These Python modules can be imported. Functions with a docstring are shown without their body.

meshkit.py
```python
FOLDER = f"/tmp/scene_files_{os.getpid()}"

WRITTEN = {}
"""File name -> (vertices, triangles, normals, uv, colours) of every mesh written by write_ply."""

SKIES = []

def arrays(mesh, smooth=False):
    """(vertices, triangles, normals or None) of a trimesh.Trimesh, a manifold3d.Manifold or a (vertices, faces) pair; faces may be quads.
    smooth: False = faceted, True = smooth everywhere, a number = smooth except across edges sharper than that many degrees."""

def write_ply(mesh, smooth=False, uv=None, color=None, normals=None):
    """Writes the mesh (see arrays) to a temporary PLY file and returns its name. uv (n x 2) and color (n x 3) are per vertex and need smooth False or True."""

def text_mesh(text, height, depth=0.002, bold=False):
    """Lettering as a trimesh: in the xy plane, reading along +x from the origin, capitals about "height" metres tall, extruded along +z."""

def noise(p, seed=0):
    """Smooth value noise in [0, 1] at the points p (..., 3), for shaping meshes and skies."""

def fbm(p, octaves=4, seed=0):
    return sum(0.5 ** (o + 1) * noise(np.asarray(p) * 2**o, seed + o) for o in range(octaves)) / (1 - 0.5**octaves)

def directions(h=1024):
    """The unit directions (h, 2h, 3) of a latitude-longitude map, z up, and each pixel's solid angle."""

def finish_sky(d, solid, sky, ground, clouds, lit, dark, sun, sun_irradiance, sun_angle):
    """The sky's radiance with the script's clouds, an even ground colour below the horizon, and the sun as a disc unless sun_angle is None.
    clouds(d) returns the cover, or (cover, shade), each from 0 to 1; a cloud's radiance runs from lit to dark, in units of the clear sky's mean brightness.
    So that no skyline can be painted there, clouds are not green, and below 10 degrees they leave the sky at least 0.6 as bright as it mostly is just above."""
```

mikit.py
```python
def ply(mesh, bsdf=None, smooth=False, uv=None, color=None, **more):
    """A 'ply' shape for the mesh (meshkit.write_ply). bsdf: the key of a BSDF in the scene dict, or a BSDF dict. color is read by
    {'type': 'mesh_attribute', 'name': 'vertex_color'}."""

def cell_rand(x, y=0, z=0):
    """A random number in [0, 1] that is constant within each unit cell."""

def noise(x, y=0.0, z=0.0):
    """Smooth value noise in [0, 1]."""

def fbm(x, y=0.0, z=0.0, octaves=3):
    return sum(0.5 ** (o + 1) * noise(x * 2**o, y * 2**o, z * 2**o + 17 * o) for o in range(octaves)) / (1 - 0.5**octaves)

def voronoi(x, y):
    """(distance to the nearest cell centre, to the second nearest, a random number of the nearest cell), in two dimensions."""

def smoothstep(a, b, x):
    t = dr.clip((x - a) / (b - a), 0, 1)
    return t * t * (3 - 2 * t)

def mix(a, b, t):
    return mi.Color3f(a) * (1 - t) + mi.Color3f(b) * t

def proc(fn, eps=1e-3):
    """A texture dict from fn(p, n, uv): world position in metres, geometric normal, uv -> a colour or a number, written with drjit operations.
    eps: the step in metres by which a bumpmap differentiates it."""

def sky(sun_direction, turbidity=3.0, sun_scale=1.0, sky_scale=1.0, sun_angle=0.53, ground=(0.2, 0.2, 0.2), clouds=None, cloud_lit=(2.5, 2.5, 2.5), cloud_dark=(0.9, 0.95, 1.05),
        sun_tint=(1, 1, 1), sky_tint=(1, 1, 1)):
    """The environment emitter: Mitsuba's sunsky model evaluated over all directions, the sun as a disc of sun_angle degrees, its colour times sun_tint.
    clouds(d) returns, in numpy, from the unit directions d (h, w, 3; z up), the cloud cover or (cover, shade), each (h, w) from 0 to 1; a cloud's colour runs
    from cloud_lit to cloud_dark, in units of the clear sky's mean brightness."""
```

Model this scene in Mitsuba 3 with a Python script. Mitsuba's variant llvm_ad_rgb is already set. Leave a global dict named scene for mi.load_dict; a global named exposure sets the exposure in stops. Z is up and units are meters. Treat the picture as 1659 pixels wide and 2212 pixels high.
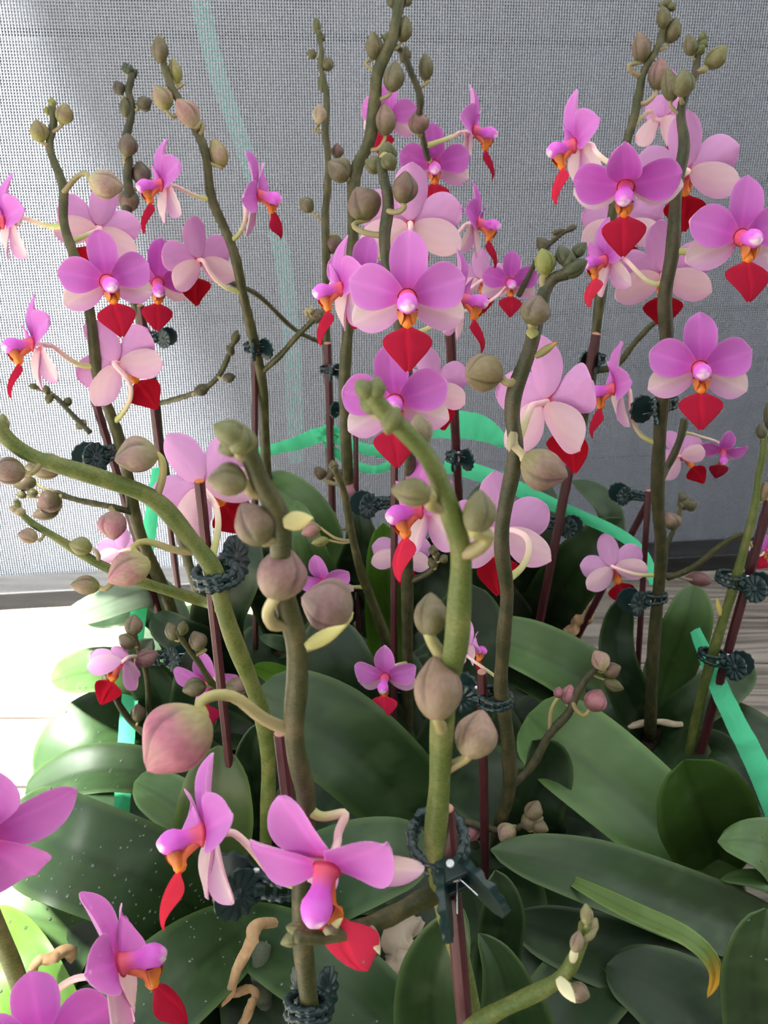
import math, random
import numpy as np, trimesh, drjit as dr
import mitsuba as mi
import mikit, meshkit
from mikit import noise, fbm, smoothstep, mix, cell_rand
from scipy.interpolate import CubicSpline, PchipInterpolator

scene, labels = {}, {}
T = mi.ScalarTransform4f

# ------------------------------------------------------------------ camera, sky, sun, exposure
EYE, PITCH, FPX, CX, CY = np.array([0.0, 0.0, 0.46]), math.radians(22.0), 1842.0, 829.5, 1106.0
RIGHT = np.array([1.0, 0, 0])
FWD = np.array([0, math.cos(PITCH), -math.sin(PITCH)])
UP = np.array([0, math.sin(PITCH), math.cos(PITCH)])
scene['camera'] = {'type': 'thinlens', 'fov': 2 * math.degrees(math.atan(CX / FPX)), 'fov_axis': 'x',
                   'aperture_radius': 0.00052, 'focus_distance': 0.34, 'near_clip': 0.02, 'far_clip': 100.0,
                   'to_world': T().look_at(origin=EYE.tolist(), target=(EYE + FWD).tolist(), up=UP.tolist())}
SUN = np.array([-0.42, -0.30, 1.20])


def bright_clouds(d):
    return 0.75 + 0.25 * meshkit.fbm(d * 3.0, 3, 5), 0.25 * meshkit.fbm(d * 2.0, 2, 9)


scene['sky'] = mikit.sky(SUN, turbidity=4.0, sun_scale=7.0, sky_scale=1.0, sun_angle=7.0, ground=(0.30, 0.29, 0.27), clouds=bright_clouds,
                         cloud_lit=(1.68, 1.94, 2.22), cloud_dark=(0.95, 1.12, 1.36), sun_tint=(0.84, 1.0, 1.22))
exposure = 2.35

# ------------------------------------------------------------------ helpers
RNG = np.random.default_rng(7)


def srgb(r, g, b):
    c = np.array([r, g, b]) / 255.0
    return np.where(c < 0.04045, c / 12.92, ((c + 0.055) / 1.055) ** 2.4)


def at(x, y, d):
    """The point of the place seen at pixel (x, y), d metres in front of the camera."""
    return EYE + d * (FWD + RIGHT * (x - CX) / FPX - UP * (y - CY) / FPX)


def over(x, y, h):
    """The point at pixel (x, y) that stands h metres above the bench."""
    r = FWD + RIGHT * (x - CX) / FPX - UP * (y - CY) / FPX
    return EYE + r * (h - EYE[2]) / r[2]


def px(p):
    q = np.asarray(p) - EYE
    d = q @ FWD
    return CX + FPX * (q @ RIGHT) / d, CY - FPX * (q @ UP) / d, d


def unit(v):
    v = np.asarray(v, float)
    return v / (np.linalg.norm(v, axis=-1, keepdims=True) + 1e-15)


def numbered(key):
    if key not in used:
        used[key] = 0
        return key
    used[key] += 1
    return f'{key}_{used[key]:03d}'


used = {}


def thing(name, label, cat, group=None):
    key = numbered(name)
    labels[key] = {'label': label, 'category': cat}
    if group:
        labels[key]['group'] = group
    return key


def add(parent, name, mesh, bsdf, smooth=True, label=None, color=None, kind=None):
    key = numbered(f'{parent}__{name}' if parent else name)
    scene[key] = mikit.ply(mesh, bsdf, smooth=smooth, color=color)
    if label or kind:
        labels[key] = {}
        if label:
            labels[key]['label'] = label
        if kind:
            labels[key]['kind'] = kind
    return key


def tag(key, label, cat=None, group=None, kind=None):
    labels[key] = {'label': label}
    for k, v in (('category', cat), ('group', group), ('kind', kind)):
        if v:
            labels[key][k] = v


def spline(pts, n):
    p = np.asarray(pts, float)
    if len(p) == 2:
        t = np.linspace(0, 1, n)[:, None]
        return p[0] * (1 - t) + p[1] * t
    s = np.concatenate([[0], np.cumsum(np.sqrt(np.linalg.norm(np.diff(p, axis=0), axis=1)) + 1e-9)])
    return CubicSpline(s, p, bc_type='natural')(np.linspace(0, s[-1], n))


def tube_vf(pts, rad, sides=10, squash=1.0):
    p = np.asarray(pts, float)
    r = np.broadcast_to(np.asarray(rad, float), (len(p),))
    t = unit(np.gradient(p, axis=0))
    a = np.zeros_like(p)
    a0 = np.cross(t[0], [0.3, 0.9, 0.2])
    for i in range(len(p)):
        a0 = unit(a0 - t[i] * (a0 @ t[i]))
        a[i] = a0
    b = np.cross(t, a)
    th = np.arange(sides) * 2 * np.pi / sides
    v = p[:, None] + r[:, None, None] * (np.cos(th)[None, :, None] * a[:, None] + squash * np.sin(th)[None, :, None] * b[:, None])
    n = len(p)
    v = np.vstack([v.reshape(-1, 3), p[0] - t[0] * r[0] * 0.35, p[-1] + t[-1] * r[-1] * 0.35])
    i, j = np.meshgrid(np.arange(n - 1), np.arange(sides), indexing='ij')
    q = np.stack([i * sides + j, i * sides + (j + 1) % sides, (i + 1) * sides + (j + 1) % sides, (i + 1) * sides + j], -1).reshape(-1, 4)
    f = np.vstack([q[:, [0, 1, 2]], q[:, [0, 2, 3]]])
    k = np.arange(sides)
    f = np.vstack([f, np.stack([(k + 1) % sides, k, np.full(sides, n * sides)], 1),
                   np.stack([(n - 1) * sides + k, (n - 1) * sides + (k + 1) % sides, np.full(sides, n * sides + 1)], 1)])
    return v, f


def merge(parts):
    vs, fs, at_ = [], [], 0
    for v, f in parts:
        vs.append(v); fs.append(np.asarray(f) + at_); at_ += len(v)
    return np.vstack(vs), np.vstack(fs)


def shell_vf(front, thick, normal=None):
    """A sheet given as a grid (nu, nv, 3) with a thickness; returns vertices, faces and the mask of front vertices."""
    nu, nv, _ = front.shape
    du, dv = np.gradient(front, axis=0), np.gradient(front, axis=1)
    n = unit(np.cross(du, dv))
    edge = np.ones((nu, nv, 1))
    edge[0] = edge[-1] = 0.25
    edge[:, 0] = edge[:, -1] = 0.25
    a, b = front + n * thick * 0.5 * edge, front - n * thick * 0.5 * edge
    v = np.vstack([a.reshape(-1, 3), b.reshape(-1, 3)])
    i, j = np.meshgrid(np.arange(nu - 1), np.arange(nv - 1), indexing='ij')
    q = np.stack([i * nv + j, (i + 1) * nv + j, (i + 1) * nv + j + 1, i * nv + j + 1], -1).reshape(-1, 4)
    N = nu * nv
    ring = [(k, 0) for k in range(nu)] + [(nu - 1, k) for k in range(1, nv)] + [(k, nv - 1) for k in range(nu - 2, -1, -1)] + [(0, k) for k in range(nv - 2, 0, -1)]
    r = np.array([x * nv + y for x, y in ring])
    r2 = np.roll(r, -1)
    side = np.stack([r, r + N, r2 + N, r2], 1)
    quads = np.vstack([q, q[:, ::-1] + N, side])
    f = np.vstack([quads[:, [0, 1, 2]], quads[:, [0, 2, 3]]])
    front_mask = np.concatenate([np.ones(N, bool), np.zeros(N, bool)])
    return v, f, front_mask


def rounded_box(sx, sy, sz, r):
    import manifold3d as m3
    s = m3.Manifold.sphere(r, 12)
    c = [s.translate([x * (sx / 2 - r), y * (sy / 2 - r), z * (sz / 2 - r)]) for x in (-1, 1) for y in (-1, 1) for z in (-1, 1)]
    return m3.Manifold.batch_hull(c)


def frame_at(x, y, d):
    p = at(x, y, d)
    back = unit(EYE - p)
    right = unit(np.cross(UP, back))
    return p, np.stack([right, np.cross(back, right), back], 1)


def rot(axis, deg):
    a = math.radians(deg)
    c, s = math.cos(a), math.sin(a)
    return np.array({'x': [[1, 0, 0], [0, c, -s], [0, s, c]], 'y': [[c, 0, s], [0, 1, 0], [-s, 0, c]], 'z': [[c, -s, 0], [s, c, 0], [0, 0, 1]]}[axis])


# ------------------------------------------------------------------ materials
VC = {'type': 'mesh_attribute', 'name': 'vertex_color'}


def rgb(c):
    return {'type': 'rgb', 'value': [float(x) for x in c]}


def soft(c, rough=0.5, spec=0.4, **k):
    return {'type': 'twosided', 'bsdf': {'type': 'principled', 'base_color': c if isinstance(c, dict) else rgb(c), 'roughness': rough, 'specular': spec, **k}}


scene['petal_skin'] = {'type': 'principledthin', 'base_color': VC, 'roughness': 0.55, 'diff_trans': 0.9, 'eta': 1.35, 'spec_trans': 0.0}
scene['bud_skin'] = soft(VC, 0.48, 0.4)
scene['flesh'] = soft(VC, 0.42, 0.45)
scene['leaf_skin'] = soft(VC, 0.42, 0.38)
scene['leaf_thin'] = {'type': 'principledthin', 'base_color': VC, 'roughness': 0.4, 'diff_trans': 0.8, 'eta': 1.45, 'spec_trans': 0.0}
scene['stem_skin'] = soft(mikit.proc(lambda p, n, uv: mix((0.046, 0.050, 0.014), (0.098, 0.084, 0.032), smoothstep(0.35, 0.8, fbm(p.x * 260, p.y * 260, p.z * 130))) * (0.75 + 0.5 * noise(p.x * 1900, p.y * 1900, p.z * 1900))), 0.5, 0.4)
scene['stem_dark'] = soft(mikit.proc(lambda p, n, uv: mix((0.036, 0.040, 0.014), (0.072, 0.058, 0.026), smoothstep(0.3, 0.8, fbm(p.x * 260, p.y * 260, p.z * 130))) * (0.75 + 0.5 * noise(p.x * 1900, p.y * 1900, p.z * 1900))), 0.5, 0.4)
scene['stem_bright'] = soft(mikit.proc(lambda p, n, uv: mix((0.080, 0.112, 0.020), (0.145, 0.155, 0.040), smoothstep(0.3, 0.8, fbm(p.x * 230, p.y * 230, p.z * 110))) * (0.8 + 0.4 * noise(p.x * 1900, p.y * 1900, p.z * 1900))), 0.5, 0.4)
scene['cane_paint'] = soft(mikit.proc(lambda p, n, uv: mix((0.038, 0.007, 0.010), (0.085, 0.017, 0.020), fbm(p.x * 400, p.y * 400, p.z * 40))), 0.42, 0.45)
scene['cane_cut'] = soft((0.42, 0.22, 0.17), 0.8, 0.2)
scene['cane_cut_orange'] = soft((0.55, 0.17, 0.05), 0.8, 0.2)
scene['clip_plastic'] = soft((0.008, 0.026, 0.025), 0.30, 0.5)
scene['steel'] = {'type': 'roughconductor', 'alpha': 0.18, 'specular_reflectance': rgb((0.85, 0.85, 0.87))}
scene['rivet_metal'] = soft((0.75, 0.75, 0.76), 0.3, 0.6)
scene['ribbon_plastic'] = {'type': 'principledthin', 'base_color': rgb((0.15, 0.80, 0.44)), 'roughness': 0.18, 'diff_trans': 0.7, 'eta': 1.5, 'spec_trans': 0.0}
scene['water'] = {'type': 'principled', 'base_color': rgb((0.05, 0.075, 0.045)), 'roughness': 0.07, 'specular': 0.9, 'clearcoat': 1.0, 'clearcoat_gloss': 0.97}
scene['water_drop'] = {'type': 'dielectric', 'int_ior': 1.33}
scene['screen_thread'] = soft((0.33, 0.355, 0.40), 0.35, 0.5)
scene['teal_tape_skin'] = soft((0.10, 0.52, 0.42), 0.4, 0.4)
scene['dry_leaf_skin'] = soft(mikit.proc(lambda p, n, uv: mix((0.30, 0.17, 0.075), (0.55, 0.36, 0.19), fbm(p.x * 300, p.y * 300, p.z * 300))), 0.7, 0.3)
scene['straw'] = soft(mikit.proc(lambda p, n, uv: mix((0.48, 0.37, 0.24), (0.72, 0.62, 0.46), fbm(p.x * 300, p.y * 300, p.z * 300))), 0.6, 0.3)
scene['paper_bark'] = soft(mikit.proc(lambda p, n, uv: mix((0.40, 0.31, 0.22), (0.66, 0.56, 0.44), fbm(p.x * 130, p.y * 130, p.z * 130, 4))), 0.8, 0.2)
scene['pot_plastic'] = soft((0.030, 0.024, 0.022), 0.45, 0.4)
scene['bark_chips'] = soft(mikit.proc(lambda p, n, uv: mix((0.018, 0.013, 0.009), (0.075, 0.05, 0.032), fbm(p.x * 200, p.y * 200, p.z * 200))), 0.9, 0.2)
scene['aerial_root_skin'] = soft(mikit.proc(lambda p, n, uv: mix((0.05, 0.07, 0.035), (0.13, 0.14, 0.10), fbm(p.x * 200, p.y * 200, p.z * 200))), 0.7, 0.3)


def bench_wood(p, n, uv):
    g = fbm(p.x * 6, p.y * 260 + 4 * noise(p.x * 9, p.y * 30), p.z * 60, 4)
    k = cell_rand(dr.floor((p.y + 3.0) / 0.092), 3)
    c = mix((0.15, 0.122, 0.10), (0.36, 0.31, 0.268), smoothstep(0.2, 0.8, g))
    return c * (0.80 + 0.35 * k) * (0.85 + 0.3 * fbm(p.x * 14, p.y * 40))


scene['bench_wood'] = soft(mikit.proc(bench_wood), 0.7, 0.3)
WALL_A, WALL_YAW = np.array([-0.42, 0.893, 0.0]), math.atan2(0.097, 0.805)
WU = np.array([math.cos(WALL_YAW), math.sin(WALL_YAW), 0])
WN = np.array([math.sin(WALL_YAW), -math.cos(WALL_YAW), 0])


def board_paint(p, n, uv):
    s = p.x * float(WU[0]) + p.y * float(WU[1])
    streak = fbm(s * 90 + 2 * noise(s * 20, p.z * 5), p.z * 3.5, 1.0, 4)
    broad = fbm(s * 9, p.z * 1.6, 4.0, 3)
    c = mix((0.030, 0.034, 0.042), (0.20, 0.21, 0.235), smoothstep(0.22, 0.78, 0.55 * streak + 0.45 * broad))
    moss = smoothstep(0.05, 0.0, p.z + 0.03 * (noise(s * 25, p.z * 30) - 0.5)) * smoothstep(0.0, -0.3, s)
    return mix((0, 0, 0), c, 1.0) * (1 - 0.6 * moss) + mi.Color3f(0.42, 0.45, 0.16) * (0.6 * moss)


scene['board_paint'] = soft(mikit.proc(board_paint), 0.65, 0.3)
scene['sill_wood'] = soft(mikit.proc(lambda p, n, uv: mix((0.008, 0.008, 0.008), (0.032, 0.031, 0.031), fbm(p.x * 20, p.y * 200, p.z * 200, 4))), 0.6, 0.4)
scene['roof_sheet'] = {'type': 'principledthin', 'base_color': rgb((0.80, 0.82, 0.84)), 'roughness': 0.6, 'diff_trans': 0.50, 'eta': 1.3, 'spec_trans': 0.0}
scene['roof_panel'] = soft((0.12, 0.11, 0.10), 0.7, 0.2)


# ------------------------------------------------------------------ setting: bench planks, board wall, sill, roof
def box_at(center, size, axes):
    m = trimesh.creation.box(size)
    b = 0.0012
    m = trimesh.convex.convex_hull(np.vstack([m.vertices * (1 - 2 * b * np.eye(3)[k] / np.array(size)[k] * 1.0) if False else np.where(np.arange(3) == k, m.vertices, m.vertices - np.sign(m.vertices) * b) for k in range(3)]))
    return np.asarray(m.vertices) @ np.asarray(axes) + center, np.asarray(m.faces)


floor = 'floor'
slab = trimesh.creation.box([6.0, 3.2, 0.03]); slab.apply_translation([0, 0.6, -0.05])
add(None, 'floor', slab, 'sill_wood', smooth=False)
tag('floor', 'weathered grey plank bench top that the orchids stand on', kind='structure')
EYE3 = np.eye(3)
for k in range(-9, 15):
    y = k * 0.092 + 0.046
    v, f = box_at(np.array([0.2 + 0.03 * math.sin(k * 7), y, -0.0175]), [5.6, 0.0885, 0.035], EYE3)
    add('floor', 'plank', (v, f), 'bench_wood', smooth=False)
WAX = np.stack([WU, -WN, [0, 0, 1.0]])
back = WALL_A + WU * 0.42
base_v, base_f = box_at(back - WN * 0.075 + [0, 0, 0.45], [5.0, 0.02, 0.96], WAX)
add(None, 'wall_back', (base_v, base_f), 'sill_wood', smooth=False)
tag('wall_back', 'weathered pale grey board wall behind the insect screen', kind='structure')
edges = [-0.02, 0.118, 0.238, 0.302, 0.44, 0.582, 0.72, 0.86]
for k, (z0, z1) in enumerate(zip(edges[:-1], edges[1:])):
    dz = 0.008 if k == 2 else 0.0
    v, f = box_at(back - WN * (0.055 - dz) + [0, 0, (z0 + z1) / 2], [4.6, 0.022 + dz * 0.5, z1 - z0 - 0.009], WAX)
    add('wall_back', 'board', (v, f), 'board_paint', smooth=False)
v, f = box_at(back + WN * 0.022 + [0, 0, 0.0105], [4.4, 0.05, 0.021], WAX)
add(None, 'trim_1', (v, f), 'sill_wood', smooth=False)
tag('trim_1', 'dark damp wooden sill along the foot of the insect screen', kind='structure')

v, f = box_at(np.array([1.415, 0.1, 1.02]), [3.8, 3.6, 0.02], EYE3)
add(None, 'ceiling', (v, f), 'roof_sheet', smooth=False)
tag('ceiling', 'translucent white sheet roof over the bench', kind='structure')
v, f = box_at(np.array([1.75, -0.85, 0.5]), [4.0, 0.02, 1.02], EYE3)
add(None, 'wall_front', (v, f), 'roof_panel', smooth=False)
tag('wall_front', 'plain wall of the shelter behind the viewer', kind='structure')

# insect screen: every thread is real, woven from thin strands
screen = thing('insect_screen', 'fine white woven insect screen stretched across in front of the grey boards', 'screen')
PITCHM, TW = 0.00272, 0.00057


def strands(n, origin, step, along, nrm, offset):
    parts = np.arange(n)[:, None]
    o = origin + parts * step + nrm * offset
    st = unit(step)
    c = np.array([[-1, 0], [0, 1], [1, 0], [0, -1]]) * TW
    ring = c[:, :1] * st + c[:, 1:] * nrm * 0.8
    v = np.concatenate([o[:, None] + ring[None], o[:, None] + ring[None] + along], 1).reshape(-1, 3)
    q = np.array([[0, 1, 5, 4], [1, 2, 6, 5], [2, 3, 7, 6], [3, 0, 4, 7]])
    f1 = np.vstack([q[:, [0, 1, 2]], q[:, [0, 2, 3]]])
    return v, (f1[None] + (np.arange(n) * 8)[:, None, None]).reshape(-1, 3)


v, f = strands(int(2.2 / PITCHM), back - WU * 1.1 + [0, 0, 0.017], WU * PITCHM, np.array([0, 0, 0.80]), WN, 0.0004)
add(screen, 'upright_threads', (v, f), 'screen_thread', smooth=False, kind='stuff', label='upright threads of the woven screen')
v, f = strands(int(0.80 / PITCHM), back - WU * 1.1 + [0, 0, 0.018], np.array([0, 0, PITCHM]), WU * 2.2, WN, -0.0004)
add(screen, 'level_threads', (v, f), 'screen_thread', smooth=False, kind='stuff', label='level threads of the woven screen')


# ------------------------------------------------------------------ builders for plants
BASES = []


class Plant:
    def __init__(self, label, base):
        self.key = thing('orchid_plant', label, 'orchid')
        self.samples = []          # (points, pixel x, pixel y, depth, radius)
        self.base = np.asarray(base, float)
        BASES.append(self.base)

    def near(self, x, y):
        best = None
        for pts, X, Y, D, R in self.samples:
            k = np.argmin((X - x) ** 2 + (Y - y) ** 2)
            e = (X[k] - x) ** 2 + (Y[k] - y) ** 2
            if best is None or e < best[0]:
                best = (e, pts[k], D[k], R[k])
        return best[1:]


def stem(pl, path, d, w, skin='stem_skin', to_base=False, lump=0.06, name='flower_stem', fork=False):
    path = np.array(path, float)
    L = np.concatenate([[0], np.cumsum(np.linalg.norm(np.diff(path, axis=0), axis=1))])
    dd = np.interp(L / L[-1], np.linspace(0, 1, len(d)), d)
    ww = np.interp(L / L[-1], np.linspace(0, 1, len(w)), w)
    p = np.array([at(a, b, c) for (a, b), c in zip(path, dd)])
    r = ww / 2 * dd / FPX
    if fork:
        q = pl.near(*path[-1])[0]
        p[-1] = q
    if to_base:
        q = pl.base
        mid = p[-1] * 0.5 + q * 0.5 + unit(p[-1] - p[-2]) * np.linalg.norm(q - p[-1]) * 0.15
        p = np.vstack([p, mid, q])
        r = np.append(r, [r[-1], r[-1] * 1.05])
    n = max(24, 7 * len(p))
    s = np.concatenate([[0], np.cumsum(np.sqrt(np.linalg.norm(np.diff(p, axis=0), axis=1)) + 1e-9)])
    pts = spline(p, n)
    rad = np.interp(np.linspace(0, s[-1], n), s, r)
    rad = rad * (1 + lump * np.sin(np.linspace(0, 1, n) * (5 + len(p)) * 2.1 + len(p)))
    v, f = tube_vf(pts, rad, 12)
    add(pl.key, name, (v, f), skin, smooth=True)
    X, Y, D = np.array([px(q) for q in pts]).T
    pl.samples.append((pts, X, Y, D, rad))


GREEN, OLIVE, MAUVE, PINK, LIME = (0.12, 0.12, 0.036), (0.135, 0.125, 0.046), (0.25, 0.120, 0.115), (0.52, 0.21, 0.24), (0.33, 0.33, 0.085)
PALE = (0.50, 0.42, 0.24)


def bud_mesh(L, W, seed, blush, tip, base_c):
    nu, nv = 24, 54
    t = np.linspace(0, 1, nu)
    prof = np.sin(np.pi * np.clip(t, 0, 1) ** 0.92) ** 0.62
    prof = prof * (1 - 0.22 * smooth01((t - 0.62) / 0.38)) + 0.03
    prof /= prof.max()
    th = np.arange(nv) * 2 * np.pi / nv
    tt, aa = np.meshgrid(t, th, indexing='ij')
    d3 = np.abs((aa / (2 * np.pi / 3) + 0.5 * seed) % 1 - 0.5) * (2 * np.pi / 3)     # distance from the seam
    d3 = (np.pi / 3) - d3 if False else d3
    groove = np.exp(-(d3 / 0.12) ** 2) * smooth01((tt - 0.12) / 0.25)
    r = prof[:, None] * (1 - 0.05 * np.cos(3 * (aa + 0.5 * seed * 2 * np.pi / 3)) * -1 - 0.10 * groove)
    bulge = 0.10 * np.sin(np.pi * tt) * W
    x = (tt - 0.5) * L
    y = r * np.cos(aa) * W / 2 - bulge * 0.5
    z = r * np.sin(aa) * W / 2
    v = np.stack([x, y, z], -1).reshape(-1, 3)
    nz = meshkit.fbm(np.stack([np.cos(aa) * 1.5 + seed * 7, np.sin(aa) * 1.5, tt * 2.4], -1), 3, 4)
    fine = meshkit.noise(np.stack([np.cos(aa) * 9 + seed * 7, np.sin(aa) * 9, tt * 13], -1), 8)
    mixk = np.clip(blush * 1.1 * smooth01((tt - 0.05) / 0.5) + (nz - 0.5) * 1.1, 0, 1)[..., None]
    c = np.array(base_c) * (1 - mixk) + np.array(tip) * mixk
    c = 0.70 * c * (1 - 0.48 * groove[..., None]) * (0.82 + 0.36 * fine[..., None])
    n = nu * nv
    i, j = np.meshgrid(np.arange(nu - 1), np.arange(nv), indexing='ij')
    q = np.stack([i * nv + j, i * nv + (j + 1) % nv, (i + 1) * nv + (j + 1) % nv, (i + 1) * nv + j], -1).reshape(-1, 4)
    f = np.vstack([q[:, [0, 2, 1]], q[:, [0, 3, 2]]])
    k = np.arange(nv)
    v = np.vstack([v, [-0.5 * L, 0, 0], [0.515 * L, 0, 0]])
    cc = c.reshape(-1, 3)
    cc = np.vstack([cc, cc[0], cc[-1] * 0.8])
    f = np.vstack([f, np.stack([k, (k + 1) % nv, np.full(nv, n)], 1), np.stack([n - nv + (k + 1) % nv, n - nv + k, np.full(nv, n + 1)], 1)])
    return v, f, cc


def smooth01(x):
    x = np.clip(x, 0, 1)
    return x * x * (3 - 2 * x)


def bud(pl, x, y, L, W, ang, off=None, blush=0.45, tip=MAUVE, base=OLIVE, via=(), to=None, ped=True, pw=None, tilt=0.0, pc=None):
    """A bud centred at pixel (x, y), L by W pixels, its tip pointing at the angle ang (0 right, 90 up) on a stalk from the stem at pixel to."""
    dirp = np.array([math.cos(math.radians(ang)), -math.sin(math.radians(ang))])
    bx, by = np.array([x, y]) - dirp * L * 0.47
    if to is None:
        to = via[-1] if len(via) else (bx, by)
    q, qd, qr = pl.near(*to)
    if off is None:
        off = -0.25 * W * qd / FPX if RNG.random() < 0.6 else 0.5 * W * qd / FPX
    d = qd + off
    c, F = frame_at(x, y, d)
    m = d / FPX
    ex = F @ np.array([dirp[0] * math.cos(tilt), -dirp[1] * math.cos(tilt), math.sin(tilt)])
    ez = unit(F[:, 2] - ex * (F[:, 2] @ ex))
    ey = np.cross(ez, ex)
    v, f, col = bud_mesh(L * m, W * m, RNG.random(), blush, tip, base)
    key = add(pl.key, 'bud', (v @ np.stack([ex, ey, ez]) + c, f), 'bud_skin', True, color=col)
    if ped:
        b = c - ex * L * 0.44 * m
        pts = [b + ex * 0.1 * L * m, b]
        k = len(via) + 1
        for i, (a, e) in enumerate(via):
            s = (i + 1) / k
            pts.append(at(a, e, d * (1 - s) + qd * s))
        pts.append(q)
        if len(pts) == 3:
            span = np.linalg.norm(q - b)
            pts.insert(2, (b + q) / 2 - ex * min(0.3 * span, 0.15 * L * m) - UP * 0.12 * span)
        w = pw or min(max(W * 0.17, 5), 17)
        sp = spline(pts, 16)
        r = np.interp(np.linspace(0, 1, 16), [0, 0.25, 1], [w * 0.62, w * 0.5, w * 0.66]) * m
        v, f = tube_vf(sp, r, 8)
        t = np.repeat(np.linspace(0, 1, 16), 8)[:, None]
        pcol = np.array(pc if pc is not None else (0.30, 0.27, 0.10)) * (1 - t) + np.array([0.24, 0.18, 0.09]) * t
        add(key, 'bud_stalk', (v, f), 'flesh', True, color=np.vstack([pcol, pcol[0], pcol[-1]]))
    return key


def tip_cluster(pl, spots, base=GREEN, off=None, tip=OLIVE):
    for (x, y, L, W, a) in spots:
        bud(pl, x, y, L, W, a, off=off, blush=0.2, tip=tip, base=base, ped=True, pw=max(4, W * 0.28))


def bract(pl, x, y, L, W, ang, col=(0.38, 0.36, 0.13), off=-0.002, end=None):
    """A small boat-shaped scale at a node: base at (x, y)."""
    q, qd, qr = pl.near(x, y)
    d = qd + off
    c, F = frame_at(x, y, d)
    m = d / FPX
    a = math.radians(ang)
    ex = F @ np.array([math.cos(a), math.sin(a), 0.15])
    ez = unit(F[:, 2] - ex * (F[:, 2] @ ex)); ey = np.cross(ez, ex)
    u, vv = np.meshgrid(np.linspace(0, 1, 12), np.linspace(-1, 1, 7), indexing='ij')
    w = (np.sin(np.pi * np.clip(u * 0.92 + 0.1, 0, 1) ** 0.9)) ** 0.8 * 0.5 + 0.01
    g = np.stack([u * L * m, vv * w * W * m, (-0.25 * np.abs(vv) ** 2 * W * w * 1.6 + 0.16 * L * u ** 2 * 0.5) * m], -1)
    v, f, fr = shell_vf(g, 0.0005)
    col = np.array(col)
    cc = np.tile((col * (0.8 + 0.4 * u[..., None])).reshape(-1, 3), (2, 1))
    if end is not None:
        k = np.tile(smooth01((u - 0.7) / 0.25).reshape(-1, 1), (2, 1))
        cc = cc * (1 - k) + np.array(end) * k
    add(pl.key, 'bract', (v @ np.stack([ex, ey, ez]) + c, f), 'flesh', True, color=cc)


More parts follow.
